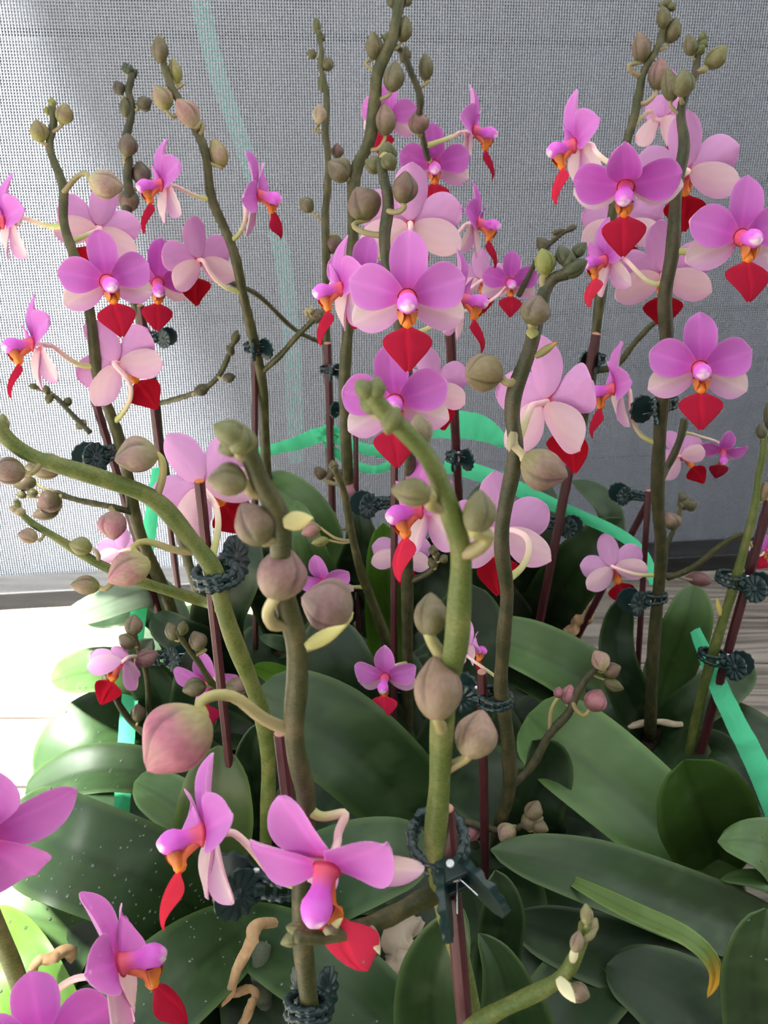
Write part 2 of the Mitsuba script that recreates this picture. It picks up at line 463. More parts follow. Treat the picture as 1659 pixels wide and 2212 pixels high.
MAG, LIL, CREAM, ROSE = np.array([0.63, 0.13, 0.58]), np.array([0.84, 0.37, 0.80]), np.array([0.93, 0.82, 0.80]), np.array([0.85, 0.16, 0.42])


def petal_grid(L, W, k, e, cup, curl, ruffle, ph, nu=17, nv=11):
    u, v = np.meshgrid(np.sin(np.linspace(0, 1, nu) * np.pi / 2) ** 1.1, np.linspace(-1, 1, nv), indexing='ij')
    lo = np.sin(np.pi / 2 * np.clip(u / k, 0, 1)) ** e
    hi = np.clip(1 - np.clip((u - k) / (1 - k), 0, 1) ** 2.3, 0, 1) ** 0.5
    w = W * np.where(u < k, 0.16 * (1 - u / k) + lo * (0.84 + 0.16 * u / k), hi) + 0.004
    tipround = 0.03 * L * (v ** 2) * smooth01((u - 0.55) / 0.45)
    x = v * w
    y = u * L - tipround
    z = cup * (v * w) ** 2 / max(W, 0.01) + curl * u ** 2 * L + ruffle * np.sin(v * 2.6 + ph) * u * W + 0.6 * ruffle * np.sin(u * 6 + 3 * ph) * np.abs(v) * W - 0.02 * W * np.exp(-(v / 0.12) ** 2) * np.sin(np.pi * u)
    return np.stack([x, y, z], -1), u, v


def flower(pl, x, y, d, hw, yaw=0, pitch=0, roll=0, ped=None, recurve=0.10, tone=1.0, deep=0.5, cream=0.82, lip_yaw=0, lat=113, pet=73, hood=0, open_=1.0, side='facing the camera', pw=None, lipc=(0.43, 0.012, 0.028), drops=()):
    c, F = frame_at(x, y, d)
    s = hw * d / FPX
    R = F @ rot('y', yaw) @ rot('x', -pitch) @ rot('z', -roll)
    key = numbered(pl.key + '__flower')
    labels[key] = {'label': 'pink orchid flower ' + side}
    put = lambda g: (g.reshape(-1, 3) * s) @ R.T + c
    drop_at, drops_here = [], []
    rj = lambda a: a * RNG.uniform(-1, 1)
    specs = [('sepal', 0 + rj(3), 1.08, 0.335, 0.52, 0.55, -0.06, 'dorsal'), ('petal', pet + rj(3), 1.0, 0.40, 0.60, 0.85, 0.0, 'pet'), ('petal', -pet + rj(3), 1.0, 0.40, 0.60, 0.85, 0.0, 'pet'),
             ('sepal', lat + rj(4), 1.03, 0.34, 0.54, 0.62, -0.15, 'lat'), ('sepal', -lat + rj(4), 1.03, 0.34, 0.54, 0.62, -0.15, 'lat')]
    for name, ang, L, W, k, e, z0, kind in specs:
        g, u, v = petal_grid(L, W, k, e, cup=0.42 + rj(0.12) if kind != 'lat' else 0.25 + rj(.1), curl=-recurve + rj(0.07), ruffle=0.07 + rj(0.03), ph=RNG.uniform(0, 6))
        lean = math.degrees(math.atan((1 - open_)))
        g = g @ rot('x', lean + (hood if kind == 'dorsal' else 0)).T
        g[..., 2] += z0
        g[..., 1] += 0.07
        g = g @ rot('z', -ang).T
        vtx, f, fr = shell_vf(g[:, ::-1], 0.018)
        u, v = u[:, ::-1], v[:, ::-1]
        vein = 0.5 + 0.5 * np.cos(v * 21 + 2 * np.sin(u * 4)) ** 2
        mid = np.exp(-(v / 0.07) ** 2) * smooth01(u / 0.2)
        edge = smooth01((np.abs(v) - 0.78) / 0.22)
        dm = np.clip(deep + 0.75 * np.exp(-(u / 0.33) ** 2) - 0.25 * u, 0, 1)[..., None]
        front = LIL * (1 - dm) + MAG * dm
        back_ = LIL * 0.55 + CREAM * 0.35 + MAG * 0.10
        back_ = np.broadcast_to(back_, front.shape)
        if kind == 'lat':
            low = -v * np.sign(ang) if True else v
            kk = np.clip(cream * 1.25 - 0.15 + 0.55 * low, 0, 1)[..., None]
            front = front * (1 - kk) + CREAM * kk
            back_ = back_ * (1 - kk * 0.7) + np.array([0.90, 0.72, 0.66]) * kk * 0.7
        throat = np.exp(-(u / 0.13) ** 2)[..., None] * 0.7
        front = front * (1 - throat) + ROSE * throat
        shade = (1 - 0.06 * vein + 0.10 * mid)[..., None]
        ek = (0.45 * edge + 0.35 * smooth01((u - 0.82) / 0.18))[..., None]
        front = front * (1 - 0.5 * ek) + np.array([0.86, 0.55, 0.88]) * 0.5 * ek
        front = np.clip(front * shade * tone, 0, 0.96)
        back_ = np.clip(back_ * (1.0 - 0.07 * vein)[..., None] * tone, 0, 0.96)
        col = np.vstack([front.reshape(-1, 3), back_.reshape(-1, 3)])
        add(key, name, (put(vtx), f), 'petal_skin', True, color=col)
        for which, uf, vf, rad in drops:
            if which == len(drop_at):
                drops_here.append((put(vtx), len(vtx) // 2, uf, vf, rad))
        drop_at.append(name)
    # column: a rounded, slightly arched beak
    t = np.linspace(0, 1, 14)
    cp = np.stack([0 * t, -0.02 - 0.10 * np.sin(t * 2.4) * t, 0.02 + 0.66 * t], -1)
    cr = np.interp(t, [0, 0.10, 0.35, 0.62, 0.80, 0.93, 1], [0.18, 0.14, 0.115, 0.185, 0.175, 0.11, 0.04])
    v, f = tube_vf(cp, cr, 14)
    tt = np.append(np.repeat(t, 14), [0, 1])[:, None]
    kr = smooth01((tt - 0.12) / 0.35)
    col = np.array([0.70, 0.09, 0.15]) * (1 - kr) + np.array([0.66, 0.12, 0.60]) * kr
    kt = np.maximum(smooth01((tt - 0.86) / 0.08) * smooth01((-0.10 - v[:, 1:2]) / 0.03), 0.35 * smooth01((tt - 0.95) / 0.05))
    col = col * (1 - kt) + np.array([0.93, 0.74, 0.78]) * kt
    add(key, 'column', (put(v), f), 'flesh', True, color=col)
    # lip: claw with orange crest, two curled side lobes, spade-shaped red middle lobe
    RL = rot('y', lip_yaw)
    t = np.linspace(0, 1, 10)
    cp = np.stack([0 * t, -0.10 - 0.40 * t, 0.10 + 0.24 * np.sin(t * 2.0)], -1)
    v, f = tube_vf(cp @ RL.T, np.interp(t, [0, .5, .8, 1], [0.09, 0.07, 0.115, 0.07]), 10)
    tt = np.append(np.repeat(t, 10), [0, 1])[:, None]
    add(key, 'lip_crest', (put(v), f), 'flesh', True, color=np.array([0.62, 0.10, 0.07]) * (1 - tt) + np.array([0.85, 0.27, 0.02]) * tt)
    for sx in (-1, 1):
        g, u, v = petal_grid(0.27, 0.10, 0.5, 0.6, 1.6, 0.30, 0.0, 0, 10, 7)
        g = g @ rot('y', -sx * 62).T @ rot('z', -sx * 30).T + np.array([sx * 0.10, -0.46, 0.36])
        vtx, f, fr = shell_vf((g @ RL.T)[:, ::-1], 0.02)
        cu = np.tile(u[:, ::-1].reshape(-1, 1), (2, 1))
        col = np.array([0.80, 0.25, 0.03]) * (1 - cu) + np.array([0.28, 0.035, 0.012]) * cu
        add(key, 'lip_side_lobe', (put(vtx), f), 'flesh', True, color=col)
    u, v = np.meshgrid(np.linspace(0, 1, 18), np.linspace(-1, 1, 13), indexing='ij')
    w = np.interp(u, [0, 0.05, 0.14, 0.27, 0.40, 0.55, 0.75, 0.9, 1.0], [0.08, 0.16, 0.33, 0.435, 0.43, 0.345, 0.20, 0.10, 0.03])
    g = np.stack([v * w, -0.47 - 0.76 * u + 0.05 * np.cos(v * 1.2) - 0.05, 0.34 + 0.30 * np.sin(u * 1.9) - 0.08 * u - 0.55 * (v * w) ** 2 - 0.05 * np.exp(-(v / 0.10) ** 2) * np.sin(np.pi * u)], -1)
    vtx, f, fr = shell_vf((g @ RL.T)[:, ::-1], 0.028)
    uu, vv = np.tile(u[:, ::-1].reshape(-1, 1), (2, 1)), np.tile(v[:, ::-1].reshape(-1, 1), (2, 1))
    lc = np.array(lipc)
    col = lc * (1 + 0.35 * np.exp(-(vv / 0.08) ** 2)) + np.array([0.14, 0.02, 0.03]) * np.exp(-(uu / 0.12) ** 2)
    col = np.where(fr[:, None], col, col * 1.15 + [0.06, 0.01, 0.03])
    add(key, 'lip', (put(vtx), f), 'petal_skin', True, color=np.clip(col, 0, 0.95), label='red spade-shaped lip')
    if drops_here:
        ico, parts = trimesh.creation.icosphere(subdivisions=2), []
        for vw, half, uf, vf, rad in drops_here:
            q = vw[:half].reshape(17, 11, 3) if R[:, 2] @ (EYE - c) > 0 else vw[half:].reshape(17, 11, 3)
            i, j = int(uf * 15) + 1, int(vf * 8) + 1
            nn = unit(np.cross(q[i + 1 if i < 16 else i, j] - q[i - 1, j], q[i, j + 1] - q[i, j - 1]))
            nn = nn if nn @ (EYE - q[i, j]) > 0 else -nn
            t1 = unit(np.cross(nn, [0.2, 0.9, 0.1])); t2 = np.cross(nn, t1)
            parts.append(((ico.vertices * [rad, rad * 1.15, rad * 0.6]) @ np.stack([t1, t2, nn]) + q[i, j] + nn * rad * 0.2, ico.faces))
        add(key, 'water_droplets', merge(parts), 'water_drop', True, kind='stuff', label='clear water droplets on the petals')
    # stalk
    b0 = c + R @ np.array([0, 0, -0.04]) * s
    b1 = c + R @ np.array([0, -0.02, -0.34]) * s
    if ped is not None and pl.samples:
        q, qd, qr = pl.near(*ped[-1])
        pts = [b0, b1]
        k = len(ped)
        d1 = px(b1)[2]
        for i, (a, e) in enumerate(ped[:-1]):
            sft = (i + 1) / k
            pts.append(at(a, e, d1 * (1 - sft) + qd * sft))
        pts.append(q)
        sp = spline(pts, 24)
        m = d / FPX
        wpx = pw or 0.125 * hw
        r = np.interp(np.linspace(0, 1, 24), [0, 0.1, 0.8, 1], [0.52, 0.42, 0.5, 0.66]) * wpx * m
        v, f = tube_vf(sp, r, 9)
        t = np.repeat(np.linspace(0, 1, 24), 9)[:, None]
        col = np.array([0.88, 0.58, 0.58]) * (1 - smooth01((t - 0.3) / 0.6)) + np.array([0.42, 0.42, 0.14]) * smooth01((t - 0.3) / 0.6)
        add(key, 'flower_stalk', (v, f), 'flesh', True, color=np.vstack([col, col[0], col[-1]]))
    return key


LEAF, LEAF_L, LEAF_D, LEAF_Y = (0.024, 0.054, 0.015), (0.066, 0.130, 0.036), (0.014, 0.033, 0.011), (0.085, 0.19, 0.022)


def leaf(pl, pts, widths, n=(0, -0.25, 1.0), fold=0.22, col=LEAF, drops=0, thin=False, tipcol=None, wave=0.0, sag=0.0):
    """A strap leaf from base to tip: pts are (x, y, h): pixels and height over the bench; widths in pixels across."""
    P = np.array([over(*p) for p in pts])
    N, M = 30, 13
    mid = spline(P, N)
    L = np.concatenate([[0], np.cumsum(np.linalg.norm(np.diff(P, axis=0), axis=1))])
    uu = np.linspace(0, 1, N)
    fold *= 1.4
    # even spacing in arclength
    cum = np.concatenate([[0], np.cumsum(np.linalg.norm(np.diff(mid, axis=0), axis=1))])
    mid = np.stack([np.interp(uu * cum[-1], cum, mid[:, k]) for k in range(3)], 1)
    wpx = np.maximum(PchipInterpolator(np.linspace(0, 1, len(widths)), widths)(uu), 3)
    end = np.sqrt(np.clip(1 - np.clip((uu - 0.86) / 0.14, 0, 1) ** 2, 0, 1))
    wpx = wpx * (0.06 + 0.94 * end)
    nh = unit(np.array(n))
    g = np.zeros((N, M, 3))
    XY = np.array([px(p) for p in mid])
    tp = np.gradient(XY[:, :2], axis=0)
    tp /= np.linalg.norm(tp, axis=1, keepdims=True) + 1e-9
    vv = np.linspace(-1, 1, M)
    for i in range(N):
        a = np.array([-tp[i, 1], tp[i, 0]])                 # across, in the picture plane (y down)
        s = RIGHT * a[0] - UP * a[1]
        ray = unit(mid[i] - EYE)
        s = s - ray * (s @ ray)
        den = ray @ nh
        k = -(s @ nh) / (den if abs(den) > 0.25 else math.copysign(0.25, den if den else -1))
        s3 = s + np.clip(k, -1.3, 1.3) * ray
        hw = wpx[i] / 2 * XY[i, 2] / FPX
        t3 = unit(np.gradient(mid, axis=0)[i])
        nn = unit(np.cross(s3, t3))
        if nn @ (EYE - mid[i]) < 0:
            nn = -nn
        ws = np.sin(uu[i] * 9 + vv * 1.5) * wave
        off = (fold * np.abs(vv) ** 1.3 - sag * vv ** 2 + ws * np.abs(vv)) * hw
        g[i] = mid[i] + vv[:, None] * hw * s3 + off[:, None] * nn - nn * hw * fold * 0.45
    v, f, fr = shell_vf(g, 0.0017)
    # make the front face the camera side
    nn = np.cross(np.gradient(g, axis=0), np.gradient(g, axis=1))[N // 2, M // 2]
    facing = nn @ (EYE - g[N // 2, M // 2]) > 0
    u2, v2 = np.meshgrid(uu, vv, indexing='ij')
    nz = meshkit.fbm(g * 45.0, 3, 3)
    c = np.array(col) * (0.75 + 0.5 * nz[..., None]) * (1 + 0.10 * np.cos(v2 * 26)[..., None] * 0.5)
    c = c * (1 - 0.30 * np.exp(-(v2 / 0.05) ** 2))[..., None]
    sm = smooth01((meshkit.fbm(g * np.array([70.0, 70.0, 70.0]) + 31.0, 4, 6) - 0.50) / 0.25)[..., None]
    c = c + np.array([0.022, 0.030, 0.016]) * sm
    c = c + np.array([0.03, 0.045, 0.012]) * smooth01((np.abs(v2) - 0.9) / 0.1)[..., None]
    if tipcol is not None:
        k = smooth01((u2 - 0.72) / 0.2)[..., None]
        c = c * (1 - k) + np.array(tipcol) * k
    b = c * 0.9 + np.array([0.012, 0.02, 0.006])
    cc = np.vstack([(c if facing else b).reshape(-1, 3), (b if facing else c).reshape(-1, 3)])
    key = add(pl.key, 'leaf', (v, f), 'leaf_thin' if thin else 'leaf_skin', True, color=cc)
    if drops:
        parts = []
        ico = trimesh.creation.icosphere(subdivisions=2)
        dn = unit(np.cross(np.gradient(g, axis=0), np.gradient(g, axis=1)))
        dn = dn if facing else -dn
        for _ in range(drops):
            a, e = RNG.integers(2, N - 2), RNG.integers(1, M - 1)
            w = RNG.random(2)
            p0 = g[a, e] * (1 - w[0]) + g[a + 1 if a + 1 < N else a, e] * w[0]
            p0 = p0 * (1 - w[1] * 0.5) + g[a, e + 1] * w[1] * 0.5
            r = RNG.uniform(0.0004, 0.0009)
            nz_ = dn[a, e]
            t1 = unit(np.cross(nz_, [0.2, 0.9, 0.1])); t2 = np.cross(nz_, t1)
            vtx = (ico.vertices * [r, r * RNG.uniform(0.9, 1.5), r * 0.6]) @ np.stack([t1, t2, nz_]) + p0 + nz_ * 0.00095
            parts.append((vtx, ico.faces))
        add(key, 'water_droplets', merge(parts), 'water', True, kind='stuff', label='small clear water droplets on the leaf')
    return key


def stake(path, d, w, label, cut='cane_cut', group=None):
    key = thing('plant_stake', label, 'stake', group)
    path = np.array(path, float)
    dd = np.interp(np.linspace(0, 1, len(path)), np.linspace(0, 1, len(d)), d)
    p = np.array([at(a, b, c) for (a, b), c in zip(path, dd)])
    ww = np.interp(np.linspace(0, 1, len(p)), np.linspace(0, 1, len(w)), w)
    # a stake is straight: fit its ends, then drive it into the pot
    a, b = p[0], p[-1]
    n = unit(b - a)
    tz = (0.05 - b[2]) / n[2] if n[2] < -0.2 else 0.0
    e = b + n * max(tz, 0)
    r = float(np.mean(ww * dd)) / 2 / FPX
    pts = spline(np.array([a, (a + e) / 2, e]), 20)
    th = 12
    v, f = tube_vf(pts, r * (1 + 0.02 * np.sin(np.arange(20) * 2.3)), th)
    v[:-2].reshape(20, th, 3)[:, ::3] += (pts - v[:-2].reshape(20, th, 3)[:, ::3].transpose(1, 0, 2)).transpose(1, 0, 2) * 0.10
    v[-2] = pts[0]
    add(key, 'shaft', (v, f), 'cane_paint', 35)
    cv, cf = tube_vf(np.array([a - n * 0.0004, a + n * 0.0006]), r * 0.88, 12)
    add(key, 'cut_end', (cv, cf), cut, False, label='pale sawn top end')
    return key


def clip_on(x, y, d, label, axis=(0, 0, 1), handle=(1, 0, 0), scale=1.0, group=None):
    """A spring clip: two ribbed ring jaws about a stem, two fluted disc handles, pin and coil spring. axis = along the stem, handle = to the discs, in picture axes (right, up, towards the camera)."""
    key = thing('orchid_clip', label, 'clip', group)
    c, F = frame_at(x, y, d)
    ez = unit(F @ np.array(axis, float))
    ex = F @ np.array(handle, float)
    ex = unit(ex - ez * (ex @ ez))
    ey = np.cross(ez, ex)
    R = np.stack([ex, ey, ez])
    S = 0.001 * scale
    put = lambda v: (np.asarray(v) * S) @ R + c
    for sg in (1, -1):
        parts = []
        for zo in (-2.6, 2.6):
            th = np.linspace(math.radians(22), math.radians(205), 34)
            ring = np.stack([7.2 * np.cos(th) - 0.5, sg * (6.4 * np.sin(th)) + 0.0, np.full_like(th, zo * (0.75 + 0.25 * np.cos(th)) + sg * 0.5)], -1)
            parts.append(tube_vf(ring, 1.22 * (1 + 0.22 * np.sin(np.arange(34) * 1.5)), 9))
        for a in (60, 95, 130, 165):
            t = math.radians(a)
            q = np.array([7.2 * math.cos(t) - 0.5, sg * 6.4 * math.sin(t), 0])
            parts.append(tube_vf(np.array([q + [0, 0, -2.6], q + [0, 0, 2.6]]), 0.8, 7))
        parts.append(tube_vf(np.array([[5.6, sg * 2.6, 0], [7.2, sg * 2.2, 0], [9.5, sg * 3.0, 0]]), [2.3, 2.5, 2.4], 10, ))
        add(key, 'jaw', (lambda m: (put(m[0]), m[1]))(merge(parts)), 'clip_plastic', 40)
        # fluted disc handle, leaning outwards
        nr, na = 9, 72
        rr, aa = np.meshgrid(np.linspace(0.0, 1, nr), np.arange(na) * 2 * np.pi / na, indexing='ij')
        flute = 0.5 + 0.5 * np.cos(aa * 12)
        Rm = 7.6 * (1 + 0.07 * flute)
        X, Z = rr * Rm * np.cos(aa), rr * Rm * np.sin(aa)
        H = 0.9 + 0.75 * flute * smooth01((rr - 0.32) / 0.3) - 0.3 * smooth01((rr - 0.9) / 0.1) + 0.8 * smooth01((0.24 - rr) / 0.08)
        top = np.stack([X, H, Z], -1).reshape(-1, 3)
        bot = np.stack([X * 0.97, np.full_like(X, -0.5), Z * 0.97], -1).reshape(-1, 3)
        i, j = np.meshgrid(np.arange(nr - 1), np.arange(na), indexing='ij')
        q = np.stack([i * na + j, i * na + (j + 1) % na, (i + 1) * na + (j + 1) % na, (i + 1) * na + j], -1).reshape(-1, 4)
        n = nr * na
        k = np.arange(na) + (nr - 1) * na
        kr = np.roll(k, -1)
        sq = np.stack([k, kr, kr + n, k + n], 1)
        quads = np.vstack([q, q[:, ::-1] + n, sq])
        v = np.vstack([top, bot])
        fcs = np.vstack([quads[:, [0, 1, 2]], quads[:, [0, 2, 3]]])
        v = v * [1, sg, 1]
        if sg < 0:
            fcs = fcs[:, ::-1]
        v = v @ rot('z', sg * 20).T + np.array([14.6, sg * 4.4, 0])
        add(key, 'handle', (put(v), fcs), 'clip_plastic', 40)
    # hinge plates with the pin, and the coil spring
    hp = []
    for zo in (-3.4, 3.4):
        m = rounded_box(7.0, 6.4, 1.2, 0.5).translate([8.2, 0, zo]).to_mesh()
        hp.append((np.asarray(m.vert_properties)[:, :3], np.asarray(m.tri_verts)))
    m = merge(hp)
    add(key, 'hinge_plate', (put(m[0]), m[1]), 'clip_plastic', 40)
    v, f = tube_vf(np.array([[8.2, 0, -4.6], [8.2, 0, 4.7]]), 0.95, 12)
    add(key, 'rivet', (put(v), f), 'rivet_metal', 40, label='bright metal rivet')
    th = np.linspace(0, 2 * np.pi * 5, 110)
    coil = np.stack([8.2 + 1.7 * np.cos(th), 1.7 * np.sin(th), -2.2 + 4.4 * th / th[-1]], -1)
    coil = np.vstack([[[16.5, -2.9, -2.2]], coil, [[16.5, 2.9, 2.2]]])
    v, f = tube_vf(coil, 0.32, 6)
    add(key, 'spring', (put(v), f), 'steel', True, label='steel coil spring')
    return key


def ribbon(parent, name, path, d, w, twist=(0, 0), label=None):
    path = np.array(path, float)
    dd = np.interp(np.linspace(0, 1, len(path)), np.linspace(0, 1, len(d)), d)
    p = np.array([at(a, b, c) for (a, b), c in zip(path, dd)])
    n = max(30, 10 * len(p))
    pts = spline(p, n)
    t = unit(np.gradient(pts, axis=0))
    ray = unit(pts - EYE)
    side = unit(np.cross(t, ray))
    tw = np.radians(np.interp(np.linspace(0, 1, n), np.linspace(0, 1, len(twist)), twist))
    nor = np.cross(side, t)
    sd = side * np.cos(tw)[:, None] + nor * np.sin(tw)[:, None]
    hw = np.interp(np.linspace(0, 1, n), np.linspace(0, 1, len(w)), w) / 2 * np.array([px(q)[2] for q in pts]) / FPX
    vv = np.linspace(-1, 1, 5)
    g = pts[:, None] + vv[None, :, None] * hw[:, None, None] * sd[:, None] + ((meshkit.noise(np.stack([np.arange(n) * .45, np.arange(n) * 0 + len(path), np.arange(n) * 0], -1), 2) - .5)[:, None, None] * 0.0022 + 0.0010 * (np.abs(vv))[None, :, None]) * np.cross(sd, t)[:, None]
    v, f, fr = shell_vf(g, 0.0005)
    return add(parent, name, (v, f), 'ribbon_plastic', True, label=label)


def pot(base, label):
    key = thing('plant_pot', label, 'pot', 'dark plastic pots under the orchids')
    x, y, h = base
    r = 0.034
    prof = np.array([[0.0, 0.001], [r * 0.72, 0.001], [r * 0.74, 0.004], [r * 0.98, h - 0.020], [r * 1.07, h - 0.019], [r * 1.08, h - 0.008], [r * 1.0, h - 0.008], [r * 0.96, h - 0.02], [0.0, h - 0.021]])
    m = trimesh.creation.revolve(prof, sections=32)
    add(key, 'shell', (np.asarray(m.vertices) + [x, y, 0], m.faces), 'pot_plastic', 35)
    ang = RNG.uniform(0, 6.28, 26); rad = r * 0.85 * np.sqrt(RNG.random(26))
    chips = []
    for a, q in zip(ang, rad):
        b = trimesh.creation.icosphere(subdivisions=1)
        b.apply_transform(trimesh.transformations.random_rotation_matrix(RNG.random(3)))
        chips.append((b.vertices * np.array([0.008, 0.006, 0.004]) + [x + q * math.cos(a), y + q * math.sin(a), h - 0.018], b.faces))
    add(key, 'bark_chips', merge(chips), 'bark_chips', False, kind='stuff')
    return key


# ------------------------------------------------------------------ the orchids
ALL = []


def PLANT(label, b):
    ALL.append(Plant(label, b))
    return ALL[-1]


def base(x, y):
    return over(x, y, 0.082)


# the plant in the middle, whose big flower faces the camera
p = PLANT('orchid with the large pink flower facing the camera at the very middle of the group', base(880, 1660))
stem(p, [(825, 345), (826, 372), (836, 415), (838, 455), (832, 495), (832, 540), (848, 620), (868, 720), (878, 800), (886, 900), (884, 1050), (880, 1180), (880, 1310)], [.355, .36, .37, .40, .46, .50], [24, 26, 28, 27, 25, 27], 'stem_dark', True)
tip_cluster(p, [(835, 330, 46, 40, 80), (806, 357, 40, 38, 150), (842, 350, 40, 36, 300)], base=GREEN)
bud(p, 785, 440, 74, 76, 115, .004, .5, MAUVE, OLIVE, via=[(764, 485), (790, 503), (826, 507)], pw=11)
bud(p, 872, 405, 68, 56, 82, -.006, .55, MAUVE, OLIVE, via=[(874, 446), (858, 458), (838, 456)], pw=11)
flower(p, 880, 642, .340, 122, 0, -2, 0, ped=[(868, 690)])
flower(p, 853, 868, .352, 112, -4, 2, -4, ped=[(884, 900)], deep=.7)
flower(p, 935, 835, .40, 78, 165, 0, 8, ped=[(885, 880)], side='seen from behind', lat=125)
flower(p, 738, 622, .405, 98, -70, 0, -8, ped=[(770, 640), (850, 640)], side='seen from the side, facing left', lat=140)
flower(p, 785, 605, .43, 82, -12, 0, 6, ped=[(846, 620)], deep=.75)
flower(p, 995, 645, .42, 92, 74, 0, 6, ped=[(950, 690), (868, 730)], side='seen from the side, facing right', lat=140)
flower(p, 908, 1098, .42, 122, -64, -4, -6, ped=[(886, 1060)], side='turned half left with a glowing lip', lat=130, lipc=(.62, .03, .06))
flower(p, 868, 1195, .52, 62, 172, 0, 0, ped=[(880, 1230)], side='small and seen from behind')
flower(p, 832, 1462, .47, 66, -12, -36, 4, ped=[(858, 1436), (886, 1440)], side='nodding beside the big bud', lipc=(.60, .02, .06))
stem(p, [(945, 1195), (938, 1225), (915, 1243), (882, 1258)], [.47, .49], [11, 15], 'stem_dark', fork=True, name='side_branch')
tip_cluster(p, [(936, 1188, 24, 22, 90), (934, 1216, 26, 24, 120), (958, 1206, 22, 20, 40)], base=OLIVE)
leaf(p, [(860, 1600, .10), (838, 1400, .14), (834, 1260, .20), (828, 1130, .24)], [50, 84, 92, 62], (0, -1, .2), .3, LEAF_Y, thin=True)
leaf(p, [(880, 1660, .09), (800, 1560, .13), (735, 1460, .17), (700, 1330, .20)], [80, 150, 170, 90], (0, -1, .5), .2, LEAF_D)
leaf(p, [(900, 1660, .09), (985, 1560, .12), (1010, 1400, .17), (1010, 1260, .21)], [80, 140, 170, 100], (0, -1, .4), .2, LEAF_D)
leaf(p, [(930, 1790, .10), (800, 1650, .16), (680, 1560, .19), (555, 1492, .20)], [110, 205, 215, 120], (.1, -.5, 1), .16, LEAF)
tallbase = p

# left rear spikes
p = PLANT('orchid on the left whose spike rises along the left edge to small round buds', base(430, 1545))
stem(p, [(112, 225), (115, 270), (107, 312), (122, 362), (137, 412), (137, 470), (147, 515), (166, 570), (195, 680), (207, 790), (226, 862), (250, 925), (262, 968), (277, 1034), (297, 1135), (337, 1236), (371, 1320)], [.44, .44, .45, .47, .52, .57], [15, 20, 23, 24, 27, 26], 'stem_skin', True)
bud(p, 82, 283, 46, 40, 100, -.004, .45, MAUVE, LIME, via=[(84, 305), (100, 312)])
bud(p, 138, 246, 44, 38, 78, -.003, .5, MAUVE, LIME, via=[(136, 268), (116, 284)])
tip_cluster(p, [(112, 222, 22, 17, 92), (101, 238, 17, 14, 100)], base=LIME)
bud(p, 229, 397, 74, 60, -5, -.006, .6, (.42, .22, .20), PALE, via=[(186, 374), (160, 388), (139, 414)], to=(139, 414), pw=10)
flower(p, 8, 478, .455, 88, -74, 0, -4, ped=[(40, 470), (95, 486), (137, 488)], side='at the left edge, facing left', lat=140)
flower(p, 210, 492, .47, 86, 192, 0, -12, ped=[(150, 522)], side='seen from behind a stem')
flower(p, 231, 607, .425, 94, 8, 0, -12, ped=[(185, 640)], deep=.65)
flower(p, 72, 742, .445, 96, -76, 0, -14, ped=[(120, 752), (165, 785), (205, 792)], side='seen from the side, facing left', lat=145)
flower(p, 258, 785, .46, 94, 158, 0, 34, ped=[(280, 830), (270, 885), (256, 908)], side='seen from behind, lip peeping out below', lat=120)
flower(p, 262, 1190, .56, 48, 165, 0, 0, ped=[(312, 1180)], side='small, behind a bud')
stem(p, [(120, 1062), (150, 1075), (205, 1088), (245, 1096), (288, 1106)], [.50, .51], [12, 15], 'stem_skin', fork=True, name='side_branch')
bud(p, 246, 1135, 64, 62, 268, -.006, .85, PINK, (.45, .28, .22), via=[(243, 1104)], to=(240, 1095))
bud(p, 106, 1085, 50, 50, 200, -.004, .6, MAUVE, OLIVE, to=(128, 1066))
bud(p, 98, 1110, 54, 34, 190, 0, .3, MAUVE, OLIVE, to=(125, 1066))
bud(p, 54, 1045, 48, 36, 190, 0, .3, MAUVE, GREEN, via=[(88, 1052)], to=(120, 1062))
tip_cluster(p, [(46, 1070, 22, 18, 170), (70, 1066, 24, 20, 190)], base=OLIVE)
stem(p, [(72, 836), (110, 850), (140, 878), (165, 905), (195, 935)], [.50, .50], [9, 12], 'stem_dark', name='side_branch')
tip_cluster(p, [(72, 836, 20, 14, 170), (100, 842, 22, 16, 100), (107, 862, 24, 18, 250), (145, 868, 24, 18, 60), (176, 918, 26, 22, 230)], base=GREEN)
leaf(p, [(430, 1545, .10), (350, 1290, .19), (240, 1300, .21), (118, 1348, .19)], [40, 66, 74, 22], (0, -.2, 1), .1, (.20, .27, .17))
leaf(p, [(420, 1500, .10), (330, 1330, .16), (250, 1330, .17), (185, 1345, .16)], [40, 60, 56, 24], (0, -.2, 1), .1, LEAF_D)
leaf(p, [(430, 1560, .10), (320, 1470, .15), (215, 1448, .17), (112, 1474, .15)], [60, 86, 96, 40], (-.1, -.3, 1), .16, LEAF_L, drops=10)

p = PLANT('dark-stemmed orchid at left with tiny blackish top buds and a deep magenta flower', base(490, 1450))
stem(p, [(276, 150), (284, 165), (278, 195), (285, 230), (275, 285), (272, 312), (277, 345), (276, 382), (278, 415), (274, 460), (276, 540), (290, 650), (310, 710), (325, 800), (336, 880), (346, 970)], [.53, .54, .56, .62, .66], [14, 20, 22, 22, 22], 'stem_dark', True)
tip_cluster(p, [(272, 147, 24, 20, 100), (286, 158, 26, 20, 40), (280, 150, 20, 17, 80)], base=(.05, .07, .03), tip=(.06, .06, .04))
bud(p, 256, 190, 30, 28, 110, 0, .5, (.10, .06, .05), (.08, .075, .04))
bud(p, 270, 232, 42, 26, 95, -.002, .3, OLIVE, (.11, .11, .05))
bud(p, 312, 222, 34, 32, 25, 0, .4, (.11, .07, .06), (.12, .12, .05), via=[(296, 238)], to=(285, 236))
bud(p, 275, 313, 48, 42, 85, -.006, .6, (.20, .12, .11), OLIVE, via=[(268, 345)], to=(278, 352))
